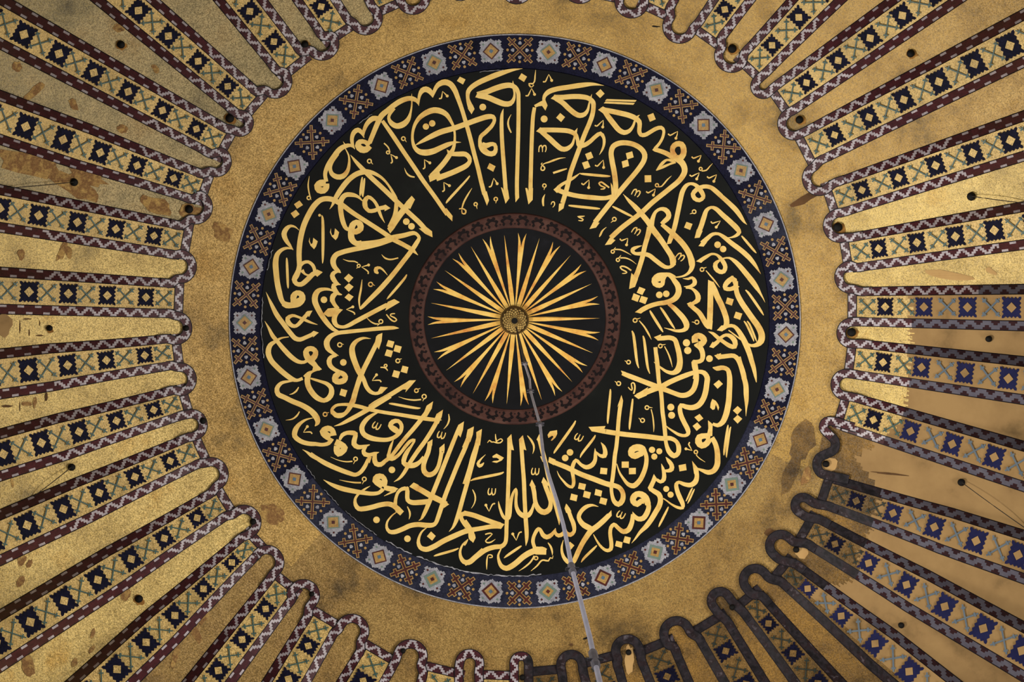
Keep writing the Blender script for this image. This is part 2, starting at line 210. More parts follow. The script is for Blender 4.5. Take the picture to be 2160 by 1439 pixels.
INK = """
T 810 140
L
s 1755 28 2 1620 48 36 1450 98 66 1300 158 66 1180 215 64 1100 272 60 1066 320 56 1060 400 44 1078 470 60 1100 530 68
p 1058 530 1085 545 1070 500 1120 480 1146 540 1108 606
L
s 1180 358 66 1300 322 68 1420 275 70 1520 246 70 1600 240 66 1660 268 60 1697 330 52 1702 420 50 1700 800 50 1690 1200 50 1682 1500 50 1684 1640 50
p 1657 1600 1708 1600 1711 1662 1664 1722
p 1620 225 1632 178 1645 225
s 1190 372 60 1310 392 70 1420 438 72 1530 476 70 1600 468 64 1640 420 44 1652 350 26 1640 270 30
p 1155 392 1187 328 1320 330 1290 420
L
s 1512 535 2 1495 600 34 1488 700 46 1492 900 50 1505 1100 52 1520 1300 52 1535 1500 52 1545 1640 56
p 1480 1530 1500 1540 1512 1570 1570 1560 1586 1672 1538 1738
L
s 440 500 4 438 440 28 452 360 44 485 305 66 530 290 72 575 310 68 605 350 50 617 395 6
s 617 395 6 628 340 36 660 265 52 705 220 66 770 200 74 840 225 72 895 300 66 935 400 58 985 540 52 1030 690 52 1090 900 54 1140 1100 54 1190 1290 54 1225 1440 54 1270 1620 54
p 1240 1600 1300 1580 1330 1695 1303 1765
s 440 490 8 420 445 40 390 420 56 330 405 60 230 430 66 130 490 66 50 555 66 -33 627 70 -87 733 64 -140 860 60 -185 970 58
s 352 345 2 350 400 14 352 480 18 335 590 30 300 680 60 240 735 76 160 755 70 95 720 62 60 660 40 70 610 40 130 530 40
L
s -20 690 44 100 860 54 250 1085 54 400 1305 54 490 1440 54 650 1660 52 760 1820 52 800 1875 52
p 740 1820 790 1795 868 1893 864 1962 800 1898
L
s 890 780 30 850 700 40 790 610 60 710 565 72 630 555 74 540 585 70 450 650 56 390 740 42 362 850 34 362 940 36 385 1020 48 440 1075 66 520 1092 78 620 1075 74 720 1030 66 820 985 56 900 962 28 975 962 4
s 870 740 30 893 830 28 896 920 30 888 1000 40 868 1060 50 830 1120 62 760 1220 64 680 1310 66 600 1395 70
p 793 1050 860 1085 810 1120
s 850 1110 50 950 1110 62 1030 1112 62 1075 1150 56 1085 1200 50 1050 1250 62 940 1310 68 800 1370 68 660 1420 72
p 563 1385 700 1330 720 1400 580 1465
L
s 390 1003 4 480 950 40 600 885 64 720 830 70 880 785 68 1040 728 66 1200 670 66 1320 636 66 1380 640 56 1398 680 44 1370 745 48 1290 830 52 1225 890 50 1210 960 40
s 1212 930 36 1222 1000 60 1262 1060 80 1330 1105 66 1390 1100 66 1415 1050 50 1400 990 50 1350 985 54 1290 1005 70 1240 985 60
D
p 1740 86 1810 130 1772 198 1700 152
D
p 960 130 1032 165 1000 230 922 185
D
o 1250 516 43
D
o 2027 666 44
D
o 530 762 40
D
o 610 722 41
D
p 1335 1225 1412 1265 1383 1335 1304 1290
M
s 1920 45 4 1912 120 16 1905 190 18 1880 225 16
s 1890 222 18 1835 220 20 1850 255 18 1870 262 12 1895 235 14
M
h 1868 278 1800 372 1905 355
M
h 2085 100 2020 195 2122 178
M
s 1610 608 4 1578 670 18 1570 730 24 1585 790 22 1610 840 16
M
s 1960 1085 12 1965 1020 16 1990 1000 18 2005 1040 14 2005 1085 10
s 2005 1040 12 2020 1005 16 2045 1005 18 2052 1050 14 2040 1085 10
M
s 2158 1185 26 2080 1215 20 2020 1235 12 1990 1275 14 1990 1310 18 2020 1315 18 2035 1285 18 2010 1255 16 1990 1235 12 2005 1222 10
M
q 2030 1510 2025 1565 30
M
s 2038 1618 4 2015 1670 26 2012 1720 28 2018 1770 18
M
h 740 315 705 408 800 375
M
q 245 915 285 958 32
M
s 0 972 16 45 1015 18 65 1050 16 75 1090 14
q 50 1090 75 1112 26
M
h 85 1112 92 1222 158 1155
M
h 510 1180 500 1295 580 1222
M
s 258 1285 3 285 1350 18 330 1390 22 388 1402 16
M
h 755 1468 745 1582 828 1510
M
s 1085 1385 14 1060 1420 22 800 1710 26 785 1735 10
M
h 1388 1415 1335 1525 1432 1485
M
s 1115 1540 3 1070 1610 18 1010 1720 22 985 1800 16
s 950 1805 14 990 1800 16 1035 1825 20 1025 1865 20 990 1860 16 985 1815 12
M
q 1160 1745 1180 1805 28
M
q 1415 1680 1415 1735 30
L
s 1905 520 44 1888 620 48 1876 800 50 1868 1000 50 1860 1300 50 1855 1500 52 1855 1640 54
p 1788 1540 1812 1540 1828 1580 1830 1540 1886 1540 1882 1690 1828 1748
T 1100 150
L
s 1045 182 2 900 165 40 760 178 62 600 202 62 440 228 62 340 265 62 290 320 46 283 370 38 290 420 40
p 300 360 330 435 303 500 260 440 220 445 175 460 160 430 240 385
L
s 410 330 62 520 332 64 640 322 64 760 325 64 850 345 60 905 395 60 910 470 56 895 560 58 860 660 58 800 800 58 740 960 58 680 1120 58 620 1290 58 600 1380 58 570 1500 58 520 1670 58
p 475 1680 550 1660 532 1738 468 1782
s 430 350 50 520 400 64 600 475 66 690 545 66 740 562 64 800 545 56 840 490 36 855 420 24 880 340 24
p 860 345 892 288 885 360
p 370 348 425 297 520 330 500 400
L
s 230 745 60 330 745 60 480 748 60 600 760 60 680 800 56 710 870 44 720 930 50 740 950 50 800 935 56 870 890 52 940 825 50 1000 790 52 1040 840 40 1045 920 34 1020 1000 24 985 1060 4
s 250 770 50 350 850 66 430 925 66 510 985 64 570 985 60 640 930 40 665 860 26 680 790 24
p 660 770 710 718 700 790
p 185 762 238 712 330 740 310 820
L
s 745 1288 6 660 1352 32 590 1392 38 510 1436 40 460 1476 44
s 430 1495 50 500 1522 60 560 1545 60 710 1580 58 910 1602 60 1060 1608 52 1160 1585 56
p 404 1500 470 1445 500 1480 450 1545
L
s 1190 1580 66 1190 1420 66 1172 1270 66 1145 1130 66 1135 1030 64 1160 955 66 1230 915 66 1320 908 64 1430 932 64 1520 990 64 1560 1060 66 1550 1130 64 1480 1240 62 1330 1420 62 1230 1540 62 1060 1750 62 930 1915 62
p 860 2000 943 1982 990 1920 910 1905
p 1128 1410 1150 1445 1180 1600 1140 1560
D
p 805 1050 880 1020 910 1095 835 1127
D
p 765 1160 840 1135 872 1215 797 1243
D
p 1320 1040 1402 1015 1420 1092 1338 1118
D
p 1268 1145 1345 1118 1362 1200 1282 1225
D
p 1558 1320 1642 1318 1643 1405 1560 1408
D
p 438 590 490 530 552 582 502 645
D
p 938 285 1000 228 1052 285 995 342
D
p 1592 560 1668 530 1700 610 1625 642
M
p 1057 378 1080 353 1458 367 1440 390
p 1040 408 1065 385 1435 402 1415 427
L
s 1020 485 60 1120 505 64 1240 530 66 1360 560 66 1440 595 64 1490 640 62 1495 700 54 1490 760 54 1510 805 52 1560 808 52 1640 765 50 1700 730 50 1770 715 48 1800 750 38 1790 830 36 1750 910 36 1690 980 40
s 1680 990 50 1750 1010 56 1830 1040 60 1910 1085 66 2000 1130 80 2050 1190 76 2065 1270 72 2010 1370 66 1860 1500 62 1660 1660 62 1520 1790 62 1260 1990 62 1130 2110 62
p 1055 2203 1135 2194 1190 2140 1120 2105
s 1040 500 50 1100 580 66 1170 670 68 1240 750 66 1300 778 62 1360 760 50 1410 700 34 1440 620 26 1475 570 20 1497 555 2
p 970 490 1030 447 1120 490 1080 570
S 1930 1085 60 1905 1020 46 1910 960 50 1960 915 52 2030 920 56 2060 980 56 2055 1060 56 2010 1110 60 1960 1110 60
s 1705 1258 10 1780 1170 40 1840 1125 30 1930 1140 40
s 1705 1258 10 1790 1215 34 1870 1180 26 1950 1150 30
p 1655 1000 1690 950 1740 1000 1700 1025
M
s 560 1095 3 480 1105 18 410 1128 24
M
s 400 1290 26 500 1258 26 575 1235 14
M
h 1035 620 935 690 1028 708
M
h 1978 762 1862 800 1955 850
M
h 1035 1125 938 1195 1040 1220
M
h 855 1375 765 1425 850 1475
M
s 1110 1475 20 1050 1430 22 1010 1405 22 980 1420 20 1010 1455 18 1060 1475 16 1040 1490 18 1000 1495 10
M
s 742 1298 14 775 1302 26 1090 1330 26 1125 1330 10
M
s 595 1700 14 630 1705 26 960 1740 26 995 1742 10
M
s 1150 1712 14 1180 1728 26 1380 1830 26 1420 1847 8
M
s 800 1835 8 770 1840 18 710 1842 14 750 1860 16 780 1880 18 765 1895 16 720 1890 10
M
q 1175 1875 1130 1920 32
M
s 1075 1975 4 1025 2020 20 1000 2070 24 985 2100 8
M
m 1450 1540 25
M
m 1452 2025 30
M
m 2010 2350 35
M
s 1900 1325 3 1850 1370 16 1800 1430 18 1770 1460 16 1730 1465 14
q 1715 1445 1735 1470 28
h 1695 1490 1585 1530 1670 1570
M
h 2275 1065 2160 1090 2240 1140
M
s 2420 1168 3 2380 1210 14 2340 1255 18 2280 1265 14
q 2268 1238 2285 1265 26
h 2250 1285 2135 1320 2218 1365
M
h 2470 1310 2355 1340 2435 1395
L
s 1880 2130 52 1930 2000 58 1970 1830 60 2005 1660 60 2040 1520 60 2090 1445 48 2140 1425 36 2200 1440 46 2250 1490 60 2295 1560 56 2300 1600 50 2250 1635 52 2190 1610 56 2170 1555 56 2210 1505 56 2270 1470 52 2340 1460 52 2410 1480 54 2470 1525 54 2530 1580 54
p 1838 2193 1893 2182 1925 2110 1862 2100
L
s 1285 1555 2 1360 1640 40 1440 1720 60 1520 1810 66 1610 1920 70 1660 2000 76 1760 2130 70 1840 2250 66 1900 2350 68 1920 2459 70
s 1640 1980 70 1660 1870 56 1700 1780 40 1760 1745 42 1820 1755 60 1860 1800 64 1860 1850 64 1810 1900 56 1770 1935 44
s 1775 1940 46 1860 2010 60 1960 2100 70 2060 2210 72 2130 2330 74 2160 2459 76
s 1625 1980 76 1600 2080 64 1560 2220 60 1530 2360 60 1500 2459 60
L
s 1525 2210 6 1470 2225 30 1410 2255 50 1405 2280 50 1440 2310 40 1510 2312 50 1610 2330 56 1690 2390 56 1760 2445 56
M
h 1345 2115 1250 2128 1330 2200
M
s 1390 2330 3 1320 2290 14 1250 2260 18 1180 2258 16
q 1155 2285 1192 2230 28
M
s 1455 2445 3 1380 2390 14 1310 2365 18 1250 2365 16
q 1220 2390 1260 2330 28
D
p 2088 1908 2165 1935 2135 2012 2057 1980
M
q 2185 1780 2130 1810 32
M
s 375 1690 10 385 1660 14 410 1655 16 420 1690 14 395 1725 8
T 1280 360
L
s 1330 220 54 1450 325 56 1550 415 60 1640 505 62 1700 590 50 1740 650 28 1775 685 2
L
s 1155 800 62 1195 700 62 1230 590 62 1265 500 50 1320 465 36 1375 480 52 1470 565 62 1570 655 66 1650 735 66 1675 780 54 1640 820 40 1580 845 20 1530 850 8
p 1110 855 1140 740 1160 775 1215 760 1175 848
L
s 1205 920 64 1270 860 56 1340 805 44 1410 800 36 1480 840 50 1580 920 60 1700 1010 62 1800 1100 60 1880 1200 42 1930 1280 14 1950 1310 2
p 1160 955 1215 880 1222 910 1270 905 1225 962
D
o 1402 938 42
D
o 1472 993 41
L
s 1190 1135 50 1260 1090 44 1330 1055 30 1390 1065 30 1430 1100 44 1470 1150 56 1500 1220 54 1480 1275 56 1430 1280 56 1380 1240 58 1375 1180 56 1420 1140 30 1480 1110 20 1550 1105 26 1610 1140 48 1675 1200 60 1760 1300 66 1840 1400 68 1890 1470 58 1940 1550 30 1985 1630 12 2002 1670 2
p 1130 1148 1205 1095 1200 1120 1240 1125 1195 1168
M
s 1705 826 14 1735 860 28 1870 1020 24 1893 1045 8
M
h 1438 635 1322 650 1385 715
L
s 680 1185 56 740 1220 50 800 1220 40 845 1180 56 840 1120 68 820 1080 68
L
s 1050 1070 74 1080 1160 74 1075 1230 60 1040 1290 40 980 1330 26 920 1345 20 850 1350 14
L
s 420 1199 60 385 1300 64 340 1400 70 318 1460 60
p 283 1498 290 1430 312 1295 335 1320 380 1320 395 1370 357 1472
M
s 310 1265 20 250 1225 20 200 1210 20 170 1220 20 190 1250 18 240 1275 18 255 1290 12 230 1300 14 195 1302 8
M
s 1255 1265 12 1310 1330 18 1370 1400 20 1430 1480 4
q 1205 1252 1262 1222 32
L
S 870 1340 14 800 1310 30 740 1315 50 650 1340 80 600 1385 70 605 1435 56 665 1460 50 705 1440 40 712 1385 46 735 1330 40
s 760 1310 30 820 1350 50 860 1400 64 900 1460 74 910 1530 76 880 1600 74 820 1645 66 740 1670 60 640 1685 56 540 1715 58 450 1760 60 410 1785 50
p 355 1792 440 1730 500 1760 432 1810
s 780 1685 40 840 1730 56 910 1800 66 970 1870 70 1010 1950 74 1000 2000 60 950 2025 44 880 2028 36 800 2010 20 725 1990 4
D
o 664 1573 42
D
o 752 1560 42
D
p 412 1470 490 1500 450 1575 378 1545
D
p 340 1552 422 1585 390 1662 312 1632
D
p 437 1585 520 1610 488 1690 408 1660
M
s 545 1770 14 560 1800 28 690 2010 28 712 2045 10
M
s 675 1730 14 700 1760 28 830 1960 28 862 2003 10
L
s 960 1365 4 1030 1370 30 1080 1355 36 1110 1390 52 1110 1430 56 1070 1460 40 1020 1470 26 975 1468 6
s 1000 1480 30 1070 1490 30 1130 1540 50 1155 1590 66 1150 1640 64 1100 1675 44 1060 1690 40
p 1012 1685 1060 1660 1110 1700 1050 1720
s 1040 1690 50 1100 1740 56 1170 1800 62 1220 1880 66 1270 1960 66 1300 1990 50
s 1315 1410 70 1312 1550 70 1310 1700 72 1305 1850 72 1300 1960 66
p 1282 1382 1350 1412 1350 1460 1280 1460
p 1250 1970 1270 1900 1342 1900 1330 2015 1300 2005
s 1330 1410 40 1360 1500 70 1400 1600 74 1450 1700 72 1490 1800 70 1515 1890 70 1510 1960 66 1470 2000 50
p 1392 2022 1450 1960 1560 1960 1460 2035
s 1450 2005 50 1540 1965 44 1610 1970 44 1660 2020 56 1710 2100 66 1760 2200 72 1800 2300 68 1830 2400 62 1860 2500 54 1880 2600 36 1893 2680 8
L
s 1610 1350 50 1550 1390 66 1500 1450 60 1500 1490 56 1560 1500 50 1620 1480 60
p 1545 1360 1580 1330 1645 1370 1655 1460 1620 1480 1590 1410
s 1630 1400 60 1635 1480 60 1650 1560 64 1700 1660 70 1780 1780 72 1850 1880 74 1920 1980 78 1960 2080 82 1950 2160 80 1900 2205 56 1830 2215 36 1760 2180 24 1700 2140 20 1620 2080 18 1540 2020 14
p 1655 1455 1680 1468 1660 1485
D
p 1525 1605 1607 1630 1583 1710 1502 1680
D
p 1632 1785 1715 1810 1687 1890 1605 1862
M
s 1755 1510 14 1790 1545 28 1960 1790 26 1985 1832 8
M
s 1735 1905 14 1760 1935 24 1850 2125 22 1862 2162 8
s 1775 1905 14 1800 1935 22 1880 2120 22 1897 2165 8
M
q 1140 1918 1075 1915 34
M
q 358 1895 425 1865 34
s 410 1900 12 470 1970 20 530 2070 22 565 2140 3
M
s 318 2028 14 335 2070 30 385 2440 28 405 2500 10
M
s 458 2090 14 470 2130 28 520 2500 28 545 2572 8
M
q 275 2425 225 2405 32
L
S 1110 2180 60 1105 2110 60 1160 2080 56 1220 2110 60 1240 2150 60 1210 2195 56 1150 2215 70 1130 2190 60
s 1160 2210 70 1200 2270 64 1215 2340 62 1200 2400 56 1150 2420 50 1090 2415 40
s 1100 2415 60 1110 2480 66 1130 2560 64 1120 2640 66
D
o 1008 2180 46
D
o 1024 2277 46
D
o 1299 2380 43
L
s 1340 2215 60 1400 2170 50 1450 2110 40 1510 2080 40 1570 2100 56 1620 2160 66 1620 2230 56 1560 2220 56 1480 2170 48 1400 2110 48 1340 2060 36 1285 2038 4
p 1297 2233 1340 2165 1355 2190 1400 2190 1350 2248
L
s 1390 2345 56 1450 2355 56 1540 2345 56 1610 2345 56 1660 2390 60 1700 2480 62 1730 2580 64 1740 2640 64
p 1360 2340 1445 2310 1440 2335 1470 2380 1410 2392
L
s 640 2125 56 720 2120 58 800 2115 58 860 2140 60 890 2220 64 915 2320 68 925 2430 74 900 2520 80 840 2560 56 760 2545 40 690 2500 28 640 2460 20 595 2422 4
p 595 2108 690 2070 680 2095 720 2140 645 2150
M
q 678 2220 745 2198 32
s 730 2225 12 775 2310 18 805 2390 20 830 2488 3
L
s 612 2235 4 625 2300 36 640 2420 48 650 2540 50 655 2640 50
T 1270 760
L
s 1725 -40 58 1765 100 62 1797 220 62 1820 320 64 1824 430 64 1828 520 50 1825 600 26 1820 710 3
L
s 1400 92 10 1450 105 56 1530 95 56 1590 120 56 1612 200 64 1615 300 68 1610 400 70 1605 500 72 1590 600 74 1565 700 74 1520 790 66 1460 825 50 1400 805 36
p 1340 760 1400 810 1395 960 1325 960 1345 860
S 1380 960 70 1300 950 50 1225 970 62 1210 1040 66 1260 1090 60 1330 1060 56 1370 990 56
s 1390 980 60 1430 1050 62 1455 1140 66 1462 1240 70 1455 1330 72 1410 1400 66 1340 1420 60 1280 1400 44 1200 1370 20
s 1190 1390 60 1200 1470 56 1180 1540 66 1120 1580 60 1040 1570 50 970 1545 40 940 1570 50 950 1650 56 985 1740 60 1020 1820 54 1020 1870 40 960 1865 36 880 1825 24 820 1780 18 775 1750 14
p 1138 1272 1222 1375 1215 1440 1165 1440
M
s 1595 818 10 1590 850 24 1545 1160 24 1542 1205 8
s 1630 842 10 1620 870 22 1575 1190 22 1575 1232 6
D
p 1410 305 1478 250 1530 300 1462 362
D
p 1655 637 1715 580 1770 628 1712 690
D
p 1660 745 1715 692 1775 742 1715 803
D
p 1168 722 1235 680 1282 738 1222 780
D
p 1145 832 1205 787 1257 845 1197 895
D
p 968 1330 1060 1312 1070 1392 980 1408
D
p 248 1283 338 1283 338 1362 248 1362
D
p 338 1365 427 1362 427 1442 340 1445
M
p 1395 490 1440 515 1470 560 1482 600 1470 637 1440 560 1425 620 1400 630 1368 600 1375 540
L
s 255 165 50 330 195 60 500 260 62 720 345 66 830 385 60 920 420 58 1000 445 62 1080 435 66 1150 380 66 1185 290 66 1195 200 64 1185 100 62 1170 0 60
p 238 130 300 150 310 215 268 200
s 440 450 50 520 420 66 650 370 66 740 340 66 850 280 64 950 235 62 1050 195 62 1150 160 56 1230 145 50 1290 160 60 1330 220 68 1325 300 68 1310 400 70 1280 490 70 1220 570 70 1140 600 66 1060 590 60 995 570 50 985 620 56 1000 700 60 1040 790 60 1085 880 60 1090 930 50 1050 955 40 980 945 40 900 900 28 830 850 16 815 832 8
p 403 450 585 338 560 385 640 360 560 450 460 492
L
s 675 -165 50 700 100 48 715 240 50 728 320 54 745 400 52 755 500 50 765 650 52 785 800 52 800 950 52 805 1020 46 820 1090 50 850 1160 62 910 1210 66 960 1180 60 970 1100 60 940 1030 50 870 990 56 760 990 60 600 970 62 450 955 62 300 940 62 150 920 62 0 895 62
D
o 870 595 44
D
o 880 697 44
D
o 632 1135 40
D
o 724 1153 38
D
o 661 1220 39
M
q 210 295 160 265 34
M
s 400 425 20 415 360 22 410 300 20 390 285 18 370 300 16 380 350 18 375 380 16 345 360 14 330 340 10
M
s 105 365 12 105 400 24 72 770 24 72 805 8
M
s 388 488 14 385 520 24 348 850 24 348 880 10
L
s 240 520 46 228 600 50 210 750 50 195 950 50 180 1100 50 163 1200 52 150 1350 52 132 1500 50 118 1600 46 125 1700 44 155 1790 56 205 1825 66 255 1780 66 265 1690 60 220 1615 60 130 1580 60 0 1550 60
p 192 592 245 440 266 510 255 600 225 590 212 565
M
q 568 600 640 602 32
s 620 620 12 640 700 16 652 800 18 655 860 14 652 910 4
M
q 512 762 462 732 34
L
S 540 1200 50 520 1120 66 440 1095 66 370 1130 66 360 1190 60 410 1220 60 470 1200 56 520 1180 50
s 530 1130 50 560 1220 52 555 1330 56 520 1440 60 470 1530 62 400 1590 66 330 1570 50 270 1500 34 220 1420 24 185 1310 10
L
s 805 1225 4 840 1270 44 880 1330 56 880 1380 60 840 1400 44 790 1400 30
s 750 1310 4 770 1370 36 785 1440 50 780 1510 56 740 1540 44 690 1510 36
p 655 1440 695 1500 640 1620 600 1660 578 1615 620 1530
s 605 1625 50 660 1660 60 720 1700 66 740 1760 66 725 1840 66 680 1920 66 620 2020 64 560 2100 60 480 2180 40 420 2260 22 372 2318 3
D
o 812 1630 38
D
o 867 1702 39
M
s 1145 1615 10 1130 1640 20 1080 1750 20 1062 1785 10
s 1170 1630 10 1155 1660 20 1100 1780 20 1082 1815 6
M
s 840 1855 12 825 1890 24 730 2080 24 716 2112 8
M
h 1140 1145 1105 1045 1062 1122
q 1187 1162 1200 1205 30
s 1190 1200 10 1230 1240 14 1305 1290 4
L
S 590 1830 56 560 1740 66 500 1690 60 430 1690 56 385 1740 60 385 1790 56 440 1830 56 500 1790 50 540 1790 50
s 560 1760 60 590 1850 60 570 1930 66 520 2000 66 460 2010 60 400 1970 50
p 385 1915 430 1960 400 2000 380 2050
s 390 1950 46 375 2060 60 330 2150 66 270 2170 62 210 2130 50 150 2080 50 112 2120 48 102 2190 48 110 2260 50 118 2330 50 110 2390 50 70 2410 44 20 2390 36 -30 2340 30 -75 2270 22 -110 2205 8
D
p 180 2285 260 2305 248 2378 163 2352
D
p 288 2227 365 2247 345 2325 265 2305
M
m 238 1960 205
T 980 880
L
s 1640 160 50 1740 176 58 1790 184 60
p 1568 125 1785 113 1770 145 1700 150 1720 195 1610 182
L
s 1100 560 60 1200 600 60 1300 640 62 1400 690 62 1500 735 64 1650 790 66 1740 825 66 1860 868 60
p 1058 570 1070 505 1155 540 1110 560 1130 610
M
s 1405 45 12 1390 80 26 1140 440 24 1128 462 8
M
s 1655 228 12 1640 260 26 1475 480 24 1462 515 8
M
m 1445 260 205
M
m 895 690 183
M
m 345 945 183
M
p 1050 225 1080 180 1170 165 1172 215 1150 260 1105 300 1090 295 1125 250 1110 235 1060 265
M
p 352 495 405 462 498 515 470 550 405 580 345 568 370 555 425 550 440 535 405 515 355 515
D
o 1334 447 42
D
o 1273 518 42
L
s 1725 320 4 1760 370 40 1780 440 56 1770 490 60 1720 490 40 1660 440 20
s 1650 395 4 1655 470 40 1650 550 50 1610 610 60 1540 635 56 1470 600 40 1410 545 44 1375 600 50 1360 670 46 1375 760 44 1380 840 44 1360 885 40 1310 870 36 1250 810 26 1195 740 16 1170 680 4
D
p 1722 640 1808 648 1800 727 1712 718
D
p 1450 830 1537 850 1520 925 1435 905
D
p 1515 932 1600 955 1580 1033 1497 1010
D
p 1350 968 1432 990 1415 1067 1332 1045
D
p 1658 910 1742 933 1728 1007 1643 985
D
p 1722 1015 1808 1037 1788 1115 1703 1090
L
p 540 270 592 215 605 330 625 420 590 415 590 450 540 450
s 565 400 50 560 600 50 555 800 50 548 1000 50 540 1200 50 530 1400 50 528 1500 50 515 1590 50 470 1635 56 380 1645 60 270 1680 62 170 1750 62 80 1820 60 0 1855 60
L
s 1030 1695 60 980 1675 70 900 1690 76 820 1720 74 740 1770 72 660 1840 70 590 1890 70 530 1915 66 470 1890 56 435 1820 40 425 1750 28 450 1690 18 480 1630 10
p 860 1640 930 1640 1035 1665 1032 1742 900 1740 870 1720
s 890 1660 44 865 1580 46 880 1500 44 935 1415 46 960 1430 44 990 1490 56 1040 1520 60 1100 1490 50 1150 1420 20
s 1150 1405 6 1150 1470 40 1190 1500 50 1240 1480 50 1275 1430 30
s 1270 1400 20 1290 1470 50 1340 1490 56 1385 1450 44 1380 1360 56 1345 1270 52 1310 1170 46 1290 1110 20
p 1265 1155 1285 1095 1330 1150 1352 1195 1330 1190 1320 1230 1285 1210
L
p 688 282 738 228 760 330 782 422 750 410 745 450 698 430
s 720 380 50 735 600 50 750 800 52 758 1000 52 768 1200 52 778 1350 54 785 1450 52 785 1550 40 775 1630 4
L
p 820 862 852 790 900 880 870 920
s 860 860 56 880 950 56 890 1040 52 905 1110 60 950 1180 70 1010 1205 72 1070 1170 66 1090 1090 52 1070 1000 56 1040 920 56 1010 840 54
p 972 825 998 758 1055 835 1068 872 1040 865 1010 880
s 875 1090 20 855 1170 40 810 1240 60 750 1250 64 690 1210 56 655 1130 44 650 1040 36 655 950 36 650 905 24 620 950 30 595 1030 40 580 1120 44 575 1210 44 560 1280 40 530 1290 40 490 1260 40 455 1180 32 435 1110 22 428 1065 4
L
p 910 285 945 215 985 290 960 340
s 945 280 52 985 430 54 1020 560 54 1060 750 54 1100 900 54 1140 1060 54 1175 1200 50 1195 1300 34 1197 1368 3
p 955 495 985 500 1010 580 985 565
M
s 795 235 10 840 290 26 875 360 26 875 420 18 860 465 4
M
s 100 918 10 130 980 20 135 1050 18 115 1110 12 85 1155 4
M
s 290 325 8 315 295 16 340 315 16 370 315 14 400 325 16 450 325 16 480 295 16 460 275 14 420 295 12 395 320 12
s 390 215 8 395 270 18 405 320 18
M
s 265 475 4 200 540 24 170 590 40 190 620 44 225 600 30 245 575 8
M
s 495 695 12 470 710 26 110 790 24 75 808 8
M
h 310 1195 378 1095 270 1115
M
h 655 1562 715 1455 610 1480
L
p 38 158 118 118 105 220 72 318 60 290 20 250
s 62 220 46 28 300 46 -8 390 50
L
p 148 190 220 150 210 250 195 362 175 345 150 300
s 176 250 48 142 380 48 103 500 52 70 630 54 30 760 54 0 850 54
L
s -10 1213 60 120 1245 62 240 1290 62 380 1340 60 455 1362 56
p 400 1320 505 1355 462 1415 400 1410
s 460 1385 54 350 1385 56 200 1410 56 50 1435 62 0 1445 66
s 0 1310 50 60 1400 56 85 1470 76 90 1530 76 100 1560 44
p 50 1500 130 1480 140 1530 108 1592 65 1550
s 45 1550 4 15 1590 30 -10 1620 34
M
s 260 1485 16 320 1470 18 350 1480 12 300 1530 16 265 1570 16 290 1590 18 340 1580 18 390 1545 4
M
s 280 1930 6 280 1850 20 285 1790 18 300 1745 14 345 1750 18 350 1775 14 310 1780 14
M
s 685 1950 4 760 1900 18 830 1840 22 870 1780 20 880 1755 14
q 905 1785 870 1800 30
s 838 1950 4 920 1880 20 970 1820 20 1000 1810 20 1060 1820 20 1085 1780 14 1110 1790 12 1120 1755 6
M
s 1055 1590 10 1090 1640 26 1110 1710 20 1110 1750 4
M
s 720 1630 14 690 1650 28 530 1760 26 498 1785 6
D
p 1282 1635 1335 1578 1390 1625 1345 1678
L
s 1695 1135 3 1620 1115 30 1540 1135 50 1470 1200 52 1445 1270 54 1490 1350 66 1560 1395 72 1600 1410 60
p 1858 1178 1862 1250 1820 1290 1790 1250
s 1830 1240 60 1760 1310 66 1680 1380 68 1600 1440 70 1540 1520 66 1490 1600 62 1440 1700 62 1400 1790 60 1370 1840 56 1320 1840 56 1265 1790 46 1235 1720 36 1230 1640 26 1250 1555 4
M
s 1675 1625 12 1640 1660 28 1500 1800 26 1475 1840 6
T 660 840
L
p 1840 340 1912 295 1900 400 1868 498 1845 470 1800 440
s 1852 370 48 1787 530 52 1695 760 54 1600 1000 56 1520 1200 56 1450 1370 54 1400 1480 44 1370 1530 24 1338 1552 4
L
s 1990 460 54 1930 620 56 1850 800 56 1760 1020 56 1680 1220 56 1620 1400 56 1580 1520 54 1555 1580 50 1520 1605 56 1440 1610 64 1330 1600 62 1230 1615 62 1130 1660 60 1030 1695 58 970 1690 50 935 1640 36 940 1570 26 980 1510 20 1020 1470 16 1065 1440 6
L
s 2100 490 50 2070 640 52 2010 860 54 1960 1050 54 1900 1260 54 1850 1440 54 1810 1560 48 1770 1640 28 1722 1690 4
L
p 1565 200 1648 145 1630 240 1590 330 1560 290 1540 260
s 1600 230 52 1540 350 54 1430 530 54 1320 680 54 1220 830 50 1150 950 44 1090 1020 30 1025 1060 4
L
p 1440 95 1522 40 1505 130 1440 240 1425 190 1410 170
s 1470 130 52 1400 230 54 1280 380 54 1150 530 52 1050 660 48 985 750 44
s 1020 530 8 990 600 34 965 690 40 960 750 56 1000 770 52 1060 740 44 1120 680 40 1180 600 44 1240 540 40 1288 528 30 1250 600 30 1200 670 50 1160 750 60 1150 820 60 1200 850 64 1280 850 66 1350 810 50 1400 740 30
p 1450 560 1515 520 1510 600 1450 620
s 1480 580 56 1460 680 58 1420 780 60 1400 860 60 1410 930 66 1460 970 66 1530 950 60 1580 880 50 1610 780 50 1630 680 52
p 1600 630 1665 575 1668 650 1660 700 1640 670 1600 700
L
s 250 200 44 240 150 40 290 95 36 380 80 36 470 85 44 600 110 48 720 145 46 900 180 44 1100 210 46 1350 250 50 1550 275 44 1600 275 24 1630 278 4
s 245 170 50 290 215 62 350 220 66 400 200 50 440 160 52 480 90 66 520 0 66
s 980 -30 60 900 20 60 720 130 60 600 200 56 450 280 50 350 330 30 268 355 4
L
